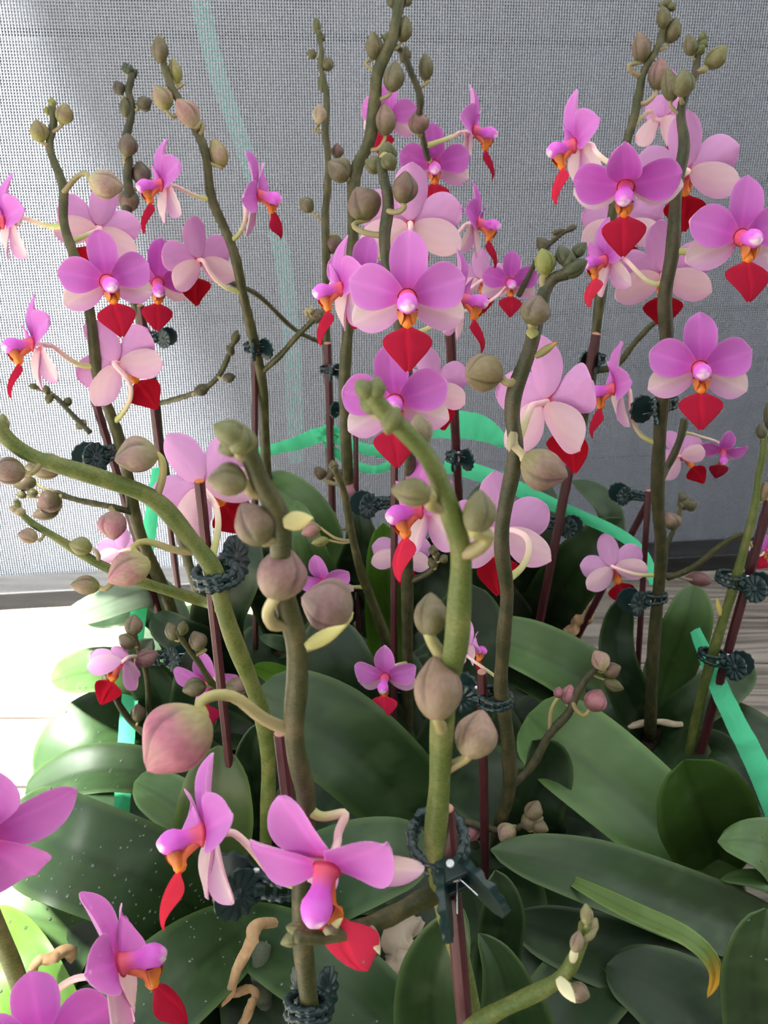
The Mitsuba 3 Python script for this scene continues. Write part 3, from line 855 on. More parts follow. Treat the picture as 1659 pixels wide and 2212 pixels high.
bud(p, 303, 374, 50, 42, 95, .002, .5, (.16, .09, .09), (.13, .11, .06))
bud(p, 279, 436, 52, 46, 250, .006, .6, (.26, .13, .12), OLIVE)
flower(p, 341, 610, .545, 76, 4, -18, 2, ped=[(292, 640)], deep=1.15, cream=1.2, recurve=.32, side='deep magenta, facing the camera')
stem(p, [(514, 722), (502, 745), (490, 778), (470, 815), (440, 840), (400, 856), (342, 873)], [.57, .60], [12, 12], 'stem_skin', fork=True, name='side_branch')
tip_cluster(p, [(508, 728, 32, 20, 75), (496, 757, 26, 18, 120), (495, 815, 28, 22, 10), (436, 841, 38, 26, 30)], base=(.10, .09, .045))
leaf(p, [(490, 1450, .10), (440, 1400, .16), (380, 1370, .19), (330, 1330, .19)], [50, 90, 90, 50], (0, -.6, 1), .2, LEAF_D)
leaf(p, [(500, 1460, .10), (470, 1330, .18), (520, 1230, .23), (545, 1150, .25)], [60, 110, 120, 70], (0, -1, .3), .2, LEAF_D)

p = PLANT('orchid with the slanting spike of olive and pinkish buds left of the middle', base(600, 1400))
stem(p, [(347, 92), (350, 118), (356, 148), (372, 192), (386, 215), (408, 255), (428, 290), (441, 322), (450, 372), (457, 427), (475, 472), (495, 517), (510, 562), (520, 612), (535, 680), (548, 735), (562, 800), (570, 880), (576, 1040)], [.49, .50, .52, .58, .64], [15, 19, 21, 22, 22], 'stem_skin', True)
bud(p, 344, 107, 54, 36, 95, -.004, .4, (.24, .17, .13), OLIVE)
tip_cluster(p, [(349, 86, 16, 12, 90)], base=LIME)
bud(p, 377, 155, 52, 32, 100, .002, .35, (.30, .20, .16), LIME, via=[(396, 182)], to=(374, 195))
bud(p, 349, 212, 54, 44, 122, -.004, .6, (.40, .24, .20), LIME, via=[(360, 240), (374, 252)], to=(392, 232))
bud(p, 403, 245, 66, 50, 128, -.008, .75, (.40, .19, .17), PALE, via=[(424, 278), (434, 262), (436, 286)], to=(424, 286))
bud(p, 470, 332, 64, 42, 108, .001, .5, (.50, .30, .26), LIME, via=[(478, 362), (462, 356)], to=(447, 352))
flower(p, 350, 398, .50, 84, -72, 0, -12, ped=[(392, 408), (425, 424), (457, 427)], side='seen from the side, facing left', lat=140)
flower(p, 556, 420, .51, 80, 76, 0, -24, ped=[(530, 455), (520, 500), (500, 524)], side='small, seen from the side, facing right', lat=150)
flower(p, 428, 562, .53, 80, 204, 0, 10, ped=[(455, 590), (490, 622), (517, 632)], side='seen from behind, pale stalk showing', lat=125)
stem(p, [(684, 682), (668, 700), (640, 728), (605, 768), (570, 805)], [.55, .58], [12, 13], 'stem_skin', fork=True, name='side_branch')
bud(p, 683, 682, 36, 30, 40, 0, .3, MAUVE, OLIVE)
tip_cluster(p, [(663, 674, 20, 17, 100), (672, 668, 18, 15, 60)], base=PALE)
stem(p, [(700, 742), (640, 714), (590, 668), (545, 630), (514, 618), (480, 600)], [.66, .62, .585], [9, 12], 'stem_dark', name='side_branch')
leaf(p, [(620, 1400, .10), (600, 1280, .17), (575, 1200, .22), (560, 1110, .24)], [60, 120, 140, 80], (0, -1, .3), .2, LEAF_D)
leaf(p, [(640, 1420, .10), (700, 1180, .20), (640, 1080, .24), (568, 1035, .24)], [40, 80, 90, 40], (0, -.4, 1), .15, LEAF_L)
leaf(p, [(700, 1520, .10), (650, 1490, .15), (600, 1460, .17), (545, 1440, .17)], [50, 64, 60, 30], (0, -.4, 1), .15, LEAF_Y, thin=True)
leaf(p, [(700, 1440, .10), (640, 1400, .16), (590, 1385, .18), (560, 1375, .18)], [50, 66, 50, 26], (0, -.6, 1), .15, LEAF)

p = PLANT('orchid with a thin upright spike of small knobbly buds near the screen', base(725, 1335))
stem(p, [(685, 55), (690, 82), (695, 112), (693, 142), (701, 178), (706, 222), (703, 282), (708, 332), (708, 402), (703, 462), (704, 520), (704, 620), (706, 760), (711, 860), (714, 985)], [.60, .61, .63, .66, .69], [10, 15, 17, 18, 19], 'stem_skin', True)
bud(p, 684, 56, 34, 18, 96, 0, .2, OLIVE, GREEN)
tip_cluster(p, [(695, 82, 18, 14, 60), (689, 70, 14, 10, 120)], base=GREEN)
bud(p, 673, 118, 22, 20, 165, 0, .3, OLIVE, OLIVE)
bud(p, 707, 138, 30, 27, 50, 0, .3, OLIVE, OLIVE)
bud(p, 694, 180, 36, 16, 95, 0, .1, OLIVE, GREEN, ped=False)
bud(p, 690, 246, 42, 32, 92, -.003, .5, (.35, .22, .19), PALE, via=[(680, 282)], to=(702, 284))
bud(p, 728, 326, 32, 28, 90, .004, .7, (.20, .10, .10), OLIVE)
bud(p, 661, 443, 38, 33, 140, -.003, .35, (.28, .22, .16), OLIVE, via=[(682, 466)], to=(700, 474))
bud(p, 722, 528, 42, 38, 250, .003, .7, (.18, .09, .09), OLIVE)
leaf(p, [(730, 1340, .10), (690, 1240, .20), (660, 1160, .235), (640, 1080, .25)], [50, 80, 80, 40], (0, -1, .4), .2, LEAF_L)
leaf(p, [(730, 1340, .10), (770, 1230, .19), (780, 1150, .23), (770, 1080, .25)], [50, 90, 90, 40], (0, -1, .4), .2, LEAF_D)

p = PLANT('orchid with the tallest spike of green buds, reaching out of the top of the picture', base(800, 1390))
stem(p, [(866, -30), (862, 8), (856, 42), (848, 80), (830, 122), (815, 162), (811, 202), (805, 262), (795, 312), (775, 352), (765, 388), (763, 440), (760, 560), (752, 710), (746, 780), (746, 925), (752, 1040), (760, 1160)], [.50, .51, .53, .56, .60, .65], [22, 28, 27, 25, 25, 23], 'stem_skin', True)
tip_cluster(p, [(862, 4, 34, 30, 60), (846, 6, 24, 22, 150), (880, 2, 22, 20, 30)], base=(.10, .10, .04))
bud(p, 872, 63, 52, 38, 80, .002, .3, (.22, .18, .12), GREEN, to=(846, 96))
bud(p, 806, 99, 56, 38, 92, -.003, .35, (.25, .19, .13), OLIVE, via=[(790, 135), (800, 148)], to=(814, 162))
bud(p, 850, 166, 62, 46, 80, -.006, .3, (.24, .20, .14), OLIVE, via=[(840, 206)], to=(812, 216))
bud(p, 831, 259, 66, 48, 92, -.006, .65, (.36, .22, .18), OLIVE, via=[(829, 306), (815, 322)], to=(792, 322))
bud(p, 834, 82, 22, 18, 150, 0, .1, OLIVE, GREEN)
stem(p, [(848, 98), (868, 112), (886, 152), (901, 187), (908, 217), (906, 252), (914, 300), (925, 345)], [.52, .53, .565], [14, 15, 13], 'stem_dark', name='side_branch')
bud(p, 874, 118, 36, 26, 80, 0, .3, (.22, .16, .11), GREEN)
bud(p, 919, 145, 56, 33, 92, 0, .35, (.26, .21, .14), GREEN, via=[(926, 176)], to=(905, 190))
bud(p, 903, 264, 48, 46, 88, -.006, .7, (.38, .20, .18), OLIVE)
bud(p, 731, 369, 56, 54, 140, -.004, .35, (.34, .25, .19), OLIVE, via=[(752, 386)], to=(765, 390))
flower(p, 838, 250, .55, 62, -22, 0, 4, ped=[(808, 270)], side='half hidden behind buds')
flower(p, 938, 357, .575, 74, 2, 0, 0, ped=[(920, 340)], deep=.9, side='facing the camera, above the pale flower')
flower(p, 1022, 283, .59, 80, 78, 0, 4, ped=[(985, 292), (918, 315)], side='seen from the side, facing right', lat=145, lipc=(.38, .01, .03))
flower(p, 886, 482, .50, 108, 182, 8, -2, ped=[(872, 530), (762, 560)], cream=1.25, side='cream and peach, seen from behind')
flower(p, 1032, 482, .56, 76, 74, 0, 8, ped=[(985, 508), (900, 540), (760, 560)], side='seen from the side, facing right', lat=140, deep=.8, lipc=(.38, .01, .03))
flower(p, 1040, 605, .65, 58, 175, 0, 0, ped=[(960, 650), (754, 690)], side='small and pale, seen from behind')
flower(p, 1102, 610, .62, 58, 8, 0, 4, ped=[(1040, 660), (754, 700)], deep=.9, side='small, deep purple, near the screen')
bud(p, 756, 1066, 48, 40, 265, 0, .9, (.40, .17, .19), PINK)
bud(p, 710, 1116, 36, 32, 100, 0, .8, PINK, MAUVE, to=(752, 1130))
tip_cluster(p, [(690, 1022, 32, 26, 120), (715, 1024, 30, 24, 60), (734, 1024, 30, 26, 30)], base=(.16, .11, .06))
stem(p, [(1240, 493), (1218, 502), (1196, 520), (1172, 542), (1150, 580), (1120, 640)], [.60, .62], [9, 12], 'stem_dark', name='side_branch')
tip_cluster(p, [(1236, 492, 22, 14, 20), (1206, 500, 28, 14, 15), (1172, 530, 40, 28, 120)], base=(.12, .10, .055))
leaf(p, [(800, 1390, .10), (900, 1290, .18), (930, 1230, .20), (960, 1150, .24)], [50, 90, 100, 50], (0, -1, .4), .2, LEAF_D)

p = PLANT('small-flowered orchid with a leaning olive spike between the dark stakes', base(850, 1470))
stem(p, [(722, 1010), (742, 1060), (752, 1110), (766, 1180), (785, 1250), (812, 1320), (838, 1400)], [.475, .56], [14, 24], 'stem_skin', True)
flower(p, 700, 1258, .52, 62, -20, -45, -6, ped=[(735, 1262), (783, 1272)], side='peeping over a big mauve bud', lat=130)
bud(p, 672, 1146, 44, 34, 200, 0, .7, PINK, (.36, .28, .14), via=[(720, 1160)], to=(758, 1168), pc=(.36, .3, .12))
bud(p, 692, 1170, 40, 22, 190, 0, .2, MAUVE, LIME, to=(765, 1162))
tip_cluster(p, [(720, 1006, 26, 22, 100)], base=OLIVE)

# ---- near spikes in front
p = PLANT('nearest orchid, its thick green spike blurred in front of the middle flowers', base(1040, 2480))
stem(p, [(800, 850), (830, 888), (880, 938), (932, 1002), (965, 1085), (985, 1140), (996, 1200), (992, 1300), (984, 1400), (966, 1470), (955, 1560), (950, 1680), (945, 1750), (940, 1830), (962, 1960), (1000, 2090), (1022, 2212)], [.150, .160, .18, .205, .236, .262], [38, 46, 54, 50, 46, 40], 'stem_bright', True)
tip_cluster(p, [(786, 842, 52, 44, 130), (812, 838, 50, 42, 80), (800, 868, 60, 54, 110)], base=(.16, .19, .05))
bud(p, 846, 905, 60, 44, 60, -.004, .15, OLIVE, (.17, .18, .05))
bud(p, 905, 930, 72, 54, 95, .005, .45, (.36, .26, .18), (.28, .24, .12))
bud(p, 890, 1064, 92, 64, 172, -.007, .3, (.24, .17, .10), (.20, .19, .07), via=[(930, 1092)], to=(968, 1100), pw=24)
bud(p, 1031, 1106, 98, 74, 82, -.008, .3, (.22, .18, .10), (.19, .18, .075), via=[(1052, 1158), (1028, 1186)], to=(996, 1192), pw=30, pc=(.32, .30, .10))
bud(p, 929, 1328, 96, 74, 88, -.002, .45, (.27, .20, .12), OLIVE, via=[(940, 1396)], to=(966, 1440), pw=26, pc=(.36, .36, .14))
bud(p, 943, 1487, 140, 104, 92, -.014, .55, (.38, .22, .17), (.27, .20, .11), via=[(952, 1568)], to=(955, 1585), pw=24)
bud(p, 1027, 1586, 108, 92, 72, -.004, .6, (.46, .27, .22), (.30, .24, .13), via=[(1000, 1642)], to=(962, 1672), pw=20)
stem(p, [(640, 2022), (700, 2024), (762, 2008), (830, 1985), (880, 1960), (938, 1925)], [.215, .235], [30, 44], 'stem_skin', fork=True, name='side_branch')
tip_cluster(p, [(630, 2030, 50, 32, 195), (640, 2010, 48, 34, 160)], base=(.24, .25, .09))
bud(p, 716, 2004, 42, 30, 150, -.005, .5, MAUVE, OLIVE, to=(740, 2016), ped=False)
bud(p, 794, 2056, 50, 48, 250, -.003, .55, (.22, .12, .10), OLIVE, via=[(806, 2020)], to=(800, 1998), pw=12)
bract(p, 800, 2000, 60, 22, 290, (.40, .34, .20), -.004)
bract(p, 700, 2016, 50, 22, 35, (.40, .36, .18), -.004)
stem(p, [(1264, 1995), (1258, 2030), (1240, 2072), (1212, 2112), (1120, 2162), (1030, 2212), (960, 2275)], [.225, .232], [26, 34, 38, 40], 'stem_bright', name='side_branch')
tip_cluster(p, [(1266, 1975, 44, 28, 92), (1278, 2000, 40, 28, 55), (1272, 2016, 46, 26, 40)], base=(.30, .29, .12), tip=MAUVE)
bud(p, 1246, 2034, 46, 30, 75, -.004, .6, (.34, .21, .17), (.26, .22, .11), ped=False)
bud(p, 1252, 2142, 46, 42, -20, -.004, .45, (.30, .20, .15), (.20, .16, .08), to=(1208, 2112), pw=16)
bract(p, 1205, 2112, 58, 26, -50, (.62, .58, .34), -.006)
bract(p, 1236, 2080, 38, 18, 78, (.55, .5, .3), -.006)
leaf(p, [(960, 2330, .10), (930, 2170, .15), (955, 2050, .18), (1000, 1962, .20)], [100, 160, 150, 60], (-.2, -1, .5), .28, LEAF)
leaf(p, [(1130, 2330, .09), (1100, 2160, .13), (1072, 2070, .15), (1034, 2016, .16)], [160, 170, 110, 30], (.2, -.6, 1), .22, LEAF)
leaf(p, [(1060, 2280, .09), (1075, 2060, .13), (1085, 1960, .16), (1070, 1880, .18)], [70, 100, 100, 50], (0, -1, .5), .2, LEAF_D)

p = PLANT('orchid with the dark warty spike beside a large flower seen from behind', base(1075, 1835))
stem(p, [(1226, 592), (1192, 605), (1170, 650), (1158, 692), (1148, 742), (1128, 800), (1111, 850), (1107, 905), (1114, 960), (1105, 1030), (1087, 1120), (1085, 1200), (1095, 1280), (1090, 1350), (1085, 1420), (1082, 1480), (1092, 1560), (1100, 1640), (1098, 1720), (1084, 1765)], [.300, .305, .315, .33, .36, .40, .44], [26, 34, 34, 33, 30, 32, 28], 'stem_dark', True)
tip_cluster(p, [(1216, 552, 46, 34, 110), (1250, 540, 44, 28, 40), (1240, 578, 62, 38, 25), (1228, 560, 40, 34, 70)], base=(.075, .085, .035), tip=(.08, .085, .04))
bud(p, 1175, 566, 58, 46, 100, -.002, .25, (.30, .26, .10), (.26, .28, .06), via=[(1172, 600)], to=(1178, 622), pw=14)
bud(p, 1156, 671, 66, 66, 75, -.008, .55, (.26, .17, .14), OLIVE, via=[(1150, 704)], to=(1152, 712), pw=18)
bract(p, 1151, 708, 24, 26, 262, (.26, .25, .07), -.0055)
bract(p, 1156, 772, 58, 17, 34, (.22, .19, .06), -.003, end=(.62, .20, .03))
bract(p, 1106, 932, 46, 14, 262, (.36, .31, .17), -.006)
bud(p, 1044, 808, 96, 82, 185, -.002, .4, (.28, .19, .12), (.26, .22, .09), via=[(1094, 826)], to=(1120, 822), pw=16, tilt=.75)
bud(p, 1176, 1010, 106, 92, -22, -.006, .7, (.34, .185, .17), (.31, .27, .12), via=[(1128, 982), (1111, 962), (1110, 938)], to=(1110, 935), pw=17, pc=(.52, .44, .24))
flower(p, 1186, 868, .335, 130, 140, 2, 3, drops=[(1, .75, .4, .0011)], ped=[(1146, 882), (1130, 925), (1118, 965)], side='large, seen from behind, with a drop of water', lat=134, cream=.95)
flower(p, 1080, 1145, .385, 112, 196, -6, 4, ped=[(1136, 1160), (1134, 1215), (1096, 1250)], side='seen from behind, partly hidden by the near spike', lat=125)
flower(p, 1016, 1400, .45, 56, 110, 0, 0, ped=[(1040, 1440), (1086, 1470)], side='sliver behind the near spike')
stem(p, [(1308, 1425), (1284, 1447), (1250, 1490), (1228, 1540), (1190, 1582), (1150, 1652), (1100, 1698)], [.42, .43], [14, 19, 18], 'stem_dark', fork=True, name='side_branch')
bud(p, 1296, 1426, 46, 40, 120, -.003, .7, (.42, .24, .21), PALE)
bud(p, 1322, 1446, 40, 34, 20, 0, .5, MAUVE, OLIVE)
bud(p, 1326, 1478, 46, 28, -25, 0, .3, OLIVE, OLIVE, to=(1280, 1452))
bud(p, 1285, 1512, 52, 50, 60, -.003, .8, PINK, MAUVE, via=[(1262, 1545), (1240, 1525)], to=(1240, 1512), pw=9, pc=(.36, .33, .10))
bud(p, 1228, 1500, 44, 34, 75, .003, .8, PINK, MAUVE, to=(1236, 1520))
bud(p, 1206, 1496, 26, 22, 80, 0, .6, PINK, MAUVE, via=[(1192, 1530)], to=(1190, 1582), pw=8, pc=(.40, .36, .12))
stem(p, [(1160, 1752), (1140, 1775), (1105, 1792), (1040, 1785), (1005, 1775), (1030, 1830)], [.43, .45], [14, 18], 'stem_dark', name='side_branch')
bud(p, 1095, 1800, 44, 42, 230, -.003, .7, (.40, .24, .2), PALE)
tip_cluster(p, [(1152, 1750, 46, 40, 60), (1166, 1786, 40, 34, -20), (1140, 1776, 38, 34, 120), (1160, 1770, 30, 26, 20)], base=(.22, .19, .09), tip=MAUVE)
bud(p, 1022, 1800, 40, 34, 240, 0, .7, PINK, MAUVE, to=(1006, 1776))
leaf(p, [(1330, 1510, .10), (1240, 1450, .14), (1140, 1400, .16), (1025, 1362, .16)], [90, 130, 120, 60], (0, -.3, 1), .2, LEAF_L)
leaf(p, [(1300, 1560, .10), (1200, 1490, .13), (1120, 1450, .14), (1040, 1440, .14)], [60, 90, 80, 40], (0, -.4, 1), .2, LEAF)
leaf(p, [(1640, 2015, .08), (1460, 1950, .12), (1260, 1880, .15), (1060, 1835, .15)], [130, 160, 150, 60], (0, -.4, 1), .20, LEAF)
leaf(p, [(1620, 2110, .07), (1420, 2085, .10), (1260, 2040, .11), (1100, 1985, .12)], [140, 180, 160, 80], (0, -.3, 1), .12, LEAF_D)
leaf(p, [(1240, 1905, .15), (1400, 1985, .16), (1500, 2036, .165), (1545, 2096, .155), (1528, 2155, .14)], [24, 40, 44, 36, 14], (0, -.7, 1), .3, (.10, .16, .035), tipcol=(.55, .30, .03))
leaf(p, [(1160, 1840, .09), (1150, 1740, .14), (1180, 1660, .16), (1150, 1600, .18)], [90, 150, 130, 60], (0, -1, .5), .2, LEAF_D)

p = PLANT('orchid whose thick spike arches out through the left edge past the ribbed clip', base(570, 1930))
stem(p, [(-8, 912), (8, 938), (32, 962), (80, 990), (150, 1012), (250, 1043), (325, 1074), (372, 1116), (412, 1165), (445, 1205), (464, 1240), (482, 1310), (512, 1400), (552, 1500), (575, 1590), (580, 1690), (576, 1780)], [.275, .29, .31, .33, .37, .41], [30, 38, 40, 40, 36, 30], 'stem_bright', True)
tip_cluster(p, [(4, 916, 46, 28, 85)], base=(.30, .30, .10))
bud(p, 18, 1020, 70, 60, 185, -.004, .6, (.30, .17, .15), (.25, .20, .10), via=[(62, 1024), (82, 1008)], to=(84, 992), pw=12)
bud(p, 102, 1004, 82, 58, 5, .012, .5, (.34, .22, .18), (.34, .30, .13), to=(80, 992))
bud(p, 295, 987, 92, 80, 190, -.006, .6, (.40, .22, .22), (.34, .30, .14), via=[(348, 990), (352, 1025)], to=(334, 1080), pw=15, pc=(.42, .40, .11))
flower(p, 440, 1046, .345, 114, 166, 2, 36, ped=[(462, 1085), (470, 1150), (460, 1212)], side='large, seen from behind a cut stake', lat=125)
stem(p, [(36, 1082), (46, 1108), (72, 1132), (102, 1150), (160, 1186), (222, 1222), (320, 1262), (385, 1282), (446, 1302), (484, 1322)], [.335, .35, .372], [12, 20, 24, 24], 'stem_bright', fork=True, name='side_branch')
tip_cluster(p, [(36, 1088, 26, 16, 100), (42, 1106, 24, 20, 190), (30, 1100, 22, 16, 170)], base=PALE)
bud(p, 60, 1158, 42, 34, 165, -.003, .6, MAUVE, PALE, via=[(84, 1168)], to=(100, 1152), pc=(.46, .38, .22))
bud(p, 174, 1180, 50, 40, 165, -.004, .2, (.30, .20, .12), (.27, .28, .09), via=[(204, 1188), (212, 1200)], to=(208, 1214), pw=9, pc=(.5, .4, .26))
bud(p, 184, 1266, 62, 42, 175, -.003, .6, (.36, .20, .17), (.30, .32, .10), via=[(226, 1272)], to=(258, 1238), pw=10, pc=(.46, .40, .16))
bud(p, 279, 1234, 98, 76, 205, -.010, .75, PINK, (.48, .44, .18), via=[(288, 1188), (306, 1170), (352, 1180), (400, 1192)], to=(436, 1190), pw=14, pc=(.50, .46, .13))
leaf(p, [(440, 1975, .09), (455, 1850, .14), (468, 1710, .19), (474, 1610, .21)], [50, 150, 172, 100], (0, -1, .35), .10, (.05, .085, .022))
leaf(p, [(445, 1985, .10), (310, 1898, .15), (160, 1838, .17), (12, 1768, .155)], [90, 245, 250, 130], (-.1, -.35, 1), .16, LEAF, drops=110, sag=.1)
leaf(p, [(480, 1720, .10), (330, 1672, .142), (200, 1664, .152), (55, 1716, .138)], [70, 96, 108, 50], (-.15, -.3, 1), .2, LEAF, drops=16)
leaf(p, [(460, 1600, .09), (300, 1560, .125), (180, 1600, .13), (88, 1700, .105)], [80, 170, 160, 70], (-.2, -.4, 1), .2, LEAF, drops=24)
leaf(p, [(560, 1950, .09), (500, 1850, .12), (380, 1740, .15), (290, 1690, .15)], [60, 110, 120, 60], (-.1, -.4, 1), .2, LEAF_L)
leaf(p, [(340, 2060, .09), (160, 2004, .11), (20, 1968, .12), (-50, 1950, .12)], [70, 130, 140, 90], (-.1, -.3, 1), .15, LEAF_L, drops=20)
leaf(p, [(580, 1980, .09), (700, 1900, .14), (840, 1852, .155), (935, 1846, .15)], [120, 210, 200, 110], (.1, -.4, 1), .18, LEAF, drops=10)
leaf(p, [(590, 1900, .09), (560, 1760, .15), (540, 1640, .19), (560, 1560, .21)], [50, 80, 80, 40], (0, -1, .4), .2, LEAF_D)

p = PLANT('near orchid at lower left with one big pink bud on an arched stalk', base(690, 2450))
stem(p, [(520, 948), (540, 985), (562, 1038), (592, 1092), (606, 1145), (606, 1210), (616, 1300), (634, 1360), (642, 1420), (640, 1500), (635, 1570), (645, 1650), (660, 1710), (662, 1790), (652, 1870), (650, 1960), (656, 2060), (666, 2150), (676, 2230)], [.160, .175, .20, .228, .25, .27], [44, 48, 48, 42, 42, 42], 'stem_skin', True)
tip_cluster(p, [(496, 938, 80, 62, 150), (520, 950, 70, 66, 80), (500, 965, 60, 52, 200)], base=(.19, .20, .07), tip=OLIVE)
bud(p, 492, 1040, 86, 74, 175, -.004, .4, (.22, .15, .10), (.22, .20, .08), via=[(540, 1062)], to=(578, 1060), pw=20)
bud(p, 548, 1132, 104, 88, 120, -.004, .6, (.36, .21, .18), OLIVE, via=[(590, 1166)], to=(606, 1170), pw=20)
bract(p, 612, 1130, 66, 40, 10, (.46, .40, .16), -.004)
bud(p, 604, 1238, 122, 108, 78, -.012, .75, (.38, .19, .19), (.27, .20, .12), via=[(580, 1318), (590, 1348)], to=(628, 1340), pw=26, pc=(.42, .38, .17))
bud(p, 706, 1310, 116, 118, 160, .004, .65, (.34, .18, .19), (.27, .20, .13), via=[(722, 1368), (690, 1388)], to=(640, 1400), pw=20, pc=(.46, .42, .16))
bract(p, 660, 1398, 100, 30, 28, (.50, .46, .16), -.006)
bud(p, 384, 1602, 168, 152, 222, -.012, 1.0, (.54, .18, .235), (.46, .40, .18), via=[(430, 1524), (458, 1503), (510, 1508), (562, 1548)], to=(630, 1585), pw=25, pc=(.50, .45, .16))
flower(p, 440, 1800, .242, 146, -76, 0, 5, ped=[(505, 1800), (556, 1850), (600, 1898), (648, 1915)], side='large, seen from the side, facing left', lat=150, lipc=(.62, .035, .05), pw=19)
flower(p, 706, 1872, .222, 185, -38, -56, 0, ped=[(732, 1795), (745, 1758), (700, 1764), (664, 1745)], side='large, nodding, seen from above', lat=120, pw=22, lipc=(.55, .03, .06))
leaf(p, [(560, 1985, .11), (440, 2070, .13), (330, 2170, .13), (240, 2290, .11)], [60, 170, 210, 160], (-.2, -.4, 1), .2, LEAF, drops=26)
leaf(p, [(490, 1985, .11), (610, 2050, .13), (740, 2130, .13), (850, 2240, .11)], [70, 160, 200, 170], (.2, -.4, 1), .18, LEAF, drops=8)

p = PLANT('orchid at the lower left corner with wet pink flowers cut by the picture edge', base(-40, 2420))
stem(p, [(-60, 1700), (-40, 1900), (40, 2120), (60, 2240), (40, 2330)], [.24, .25, .27], [34, 36, 40], 'stem_bright', True)
flower(p, -42, 1812, .235, 184, 6, -44, 68, ped=[(-48, 1900)], side='cut by the left edge', lat=128)
flower(p, 258, 2082, .250, 150, 68, 14, -22, ped=[(160, 2115), (110, 2150), (52, 2180)], side='wet, seen from behind, facing right', lat=150, pw=17, drops=[(0, .3, .4, .0006), (0, .55, .6, .0008), (0, .7, .3, .0005), (2, .4, .3, .0007), (2, .7, .5, .0008), (1, .5, .5, .0006), (4, .5, .4, .0007), (3, .6, .6, .0006), (3, .3, .4, .0006)])
flower(p, 92, 2264, .235, 152, 0, 14, -8, ped=[(70, 2250)], side='at the bottom edge', deep=.8)
leaf(p, [(150, 2290, .09), (80, 2150, .12), (30, 2060, .13), (-40, 1980, .12)], [140, 170, 150, 80], (-.2, -.3, 1), .12, LEAF_Y, drops=16)

# ---- right side
p = PLANT('orchid on the right with the most flowers on one dark curving spike', base(1405, 1590))
stem(p, [(1512, 90), (1506, 130), (1500, 165), (1480, 205), (1471, 255), (1478, 310), (1468, 370), (1460, 430), (1456, 500), (1450, 560), (1440, 612), (1436, 660), (1440, 720), (1440, 790), (1430, 880), (1424, 960), (1421, 1080), (1428, 1180), (1424, 1260), (1412, 1400), (1406, 1530)], [.385, .39, .40, .43, .47, .53, .565], [12, 24, 30, 30, 28, 26, 26], 'stem_dark', True)
tip_cluster(p, [(1517, 82, 26, 20, 80), (1512, 106, 26, 22, 40), (1518, 94, 22, 20, 60)], base=(.14, .16, .045), tip=GREEN)
bud(p, 1490, 98, 44, 30, 100, -.003, .4, (.17, .13, .08), GREEN)
bud(p, 1547, 123, 56, 42, 38, 0, .4, (.25, .19, .11), (.21, .22, .06), via=[(1522, 150)], to=(1502, 156), pw=12)
bud(p, 1475, 180, 56, 48, 82, -.008, .25, OLIVE, (.18, .17, .07), to=(1478, 214))
bud(p, 1447, 184, 68, 40, 100, 0, .3, (.24, .19, .11), OLIVE, via=[(1448, 226)], to=(1470, 250))
flower(p, 1352, 402, .385, 108, -4, -14, 2, hood=52, pet=84, lat=100, ped=[(1400, 380), (1466, 385)], deep=1.0, cream=1.2, recurve=.22, side='purple and cream, nodding to the camera')
flower(p, 1483, 368, .42, 104, 186, 0, 0, ped=[(1470, 385)], side='large, seen from behind the dark stem', cream=.8)
flower(p, 1602, 512, .385, 112, 26, 4, 8, ped=[(1520, 540), (1454, 545)], deep=.65, side='at the right edge, turned half right')
flower(p, 1512, 795, .395, 104, 6, 0, 2, ped=[(1440, 790)], deep=.75, side='facing the camera above a dark clip')
flower(p, 1432, 592, .465, 98, 180, 4, 0, ped=[(1440, 640)], side='pale, seen from behind the dark stem', cream=.9)
flower(p, 1308, 562, .45, 80, -58, 4, -10, ped=[(1352, 562), (1400, 608), (1440, 612)], side='turned left with a glowing lip', lat=140, lipc=(.62, .04, .07))
flower(p, 1242, 312, .45, 96, -68, 0, -12, ped=[(1285, 325), (1330, 360), (1462, 410)], side='seen from the side, facing left', lat=140, lipc=(.62, .03, .06))
flower(p, 1328, 838, .46, 86, -76, 0, 6, ped=[(1362, 880), (1385, 940), (1424, 962)], side='slim, seen from the side, facing left', lat=145)
flower(p, 1325, 1226, .535, 66, 176, -8, 18, ped=[(1370, 1240), (1424, 1240)], side='small, pink and cream, touching a clip')
stem(p, [(1478, 905), (1474, 930), (1460, 972), (1438, 1015), (1422, 1055)], [.50, .51], [16, 16], 'stem_dark', fork=True, name='side_branch')
flower(p, 1472, 985, .56, 56, 150, 0, 30, ped=[(1458, 975)], side='small and dim, near the screen', deep=.8)
flower(p, 1562, 975, .56, 48, 10, -50, 10, ped=[(1520, 945), (1472, 930)], side='small, nodding, with a dark lip', deep=.7, lipc=(.32, .01, .02))
stem(p, [(1470, 1090), (1462, 1130), (1440, 1180), (1432, 1225)], [.545, .55], [9, 11], 'stem_skin', name='side_branch')
bud(p, 1450, 1126, 40, 38, 110, 0, .7, (.38, .24, .19), OLIVE)
tip_cluster(p, [(1478, 1086, 34, 28, 60), (1492, 1090, 30, 26, 20), (1474, 1074, 26, 20, 100)], base=(.13, .12, .06))
leaf(p, [(1410, 1560, .09), (1450, 1430, .14), (1485, 1340, .18), (1500, 1262, .20)], [60, 110, 116, 60], (.2, -1, .6), .2, LEAF_L)
leaf(p, [(1420, 1570, .09), (1510, 1520, .12), (1570, 1470, .13), (1610, 1420, .13)], [60, 100, 110, 50], (0, -.5, 1), .15, LEAF)
leaf(p, [(1400, 1580, .09), (1340, 1450, .15), (1330, 1380, .17), (1350, 1290, .2)], [60, 90, 80, 50], (0, -1, .5), .2, LEAF_D)
leaf(p, [(1565, 1925, .08), (1420, 1775, .125), (1260, 1640, .155), (1140, 1545, .15)], [110, 190, 205, 120], (.1, -.35, 1), .18, LEAF_L)

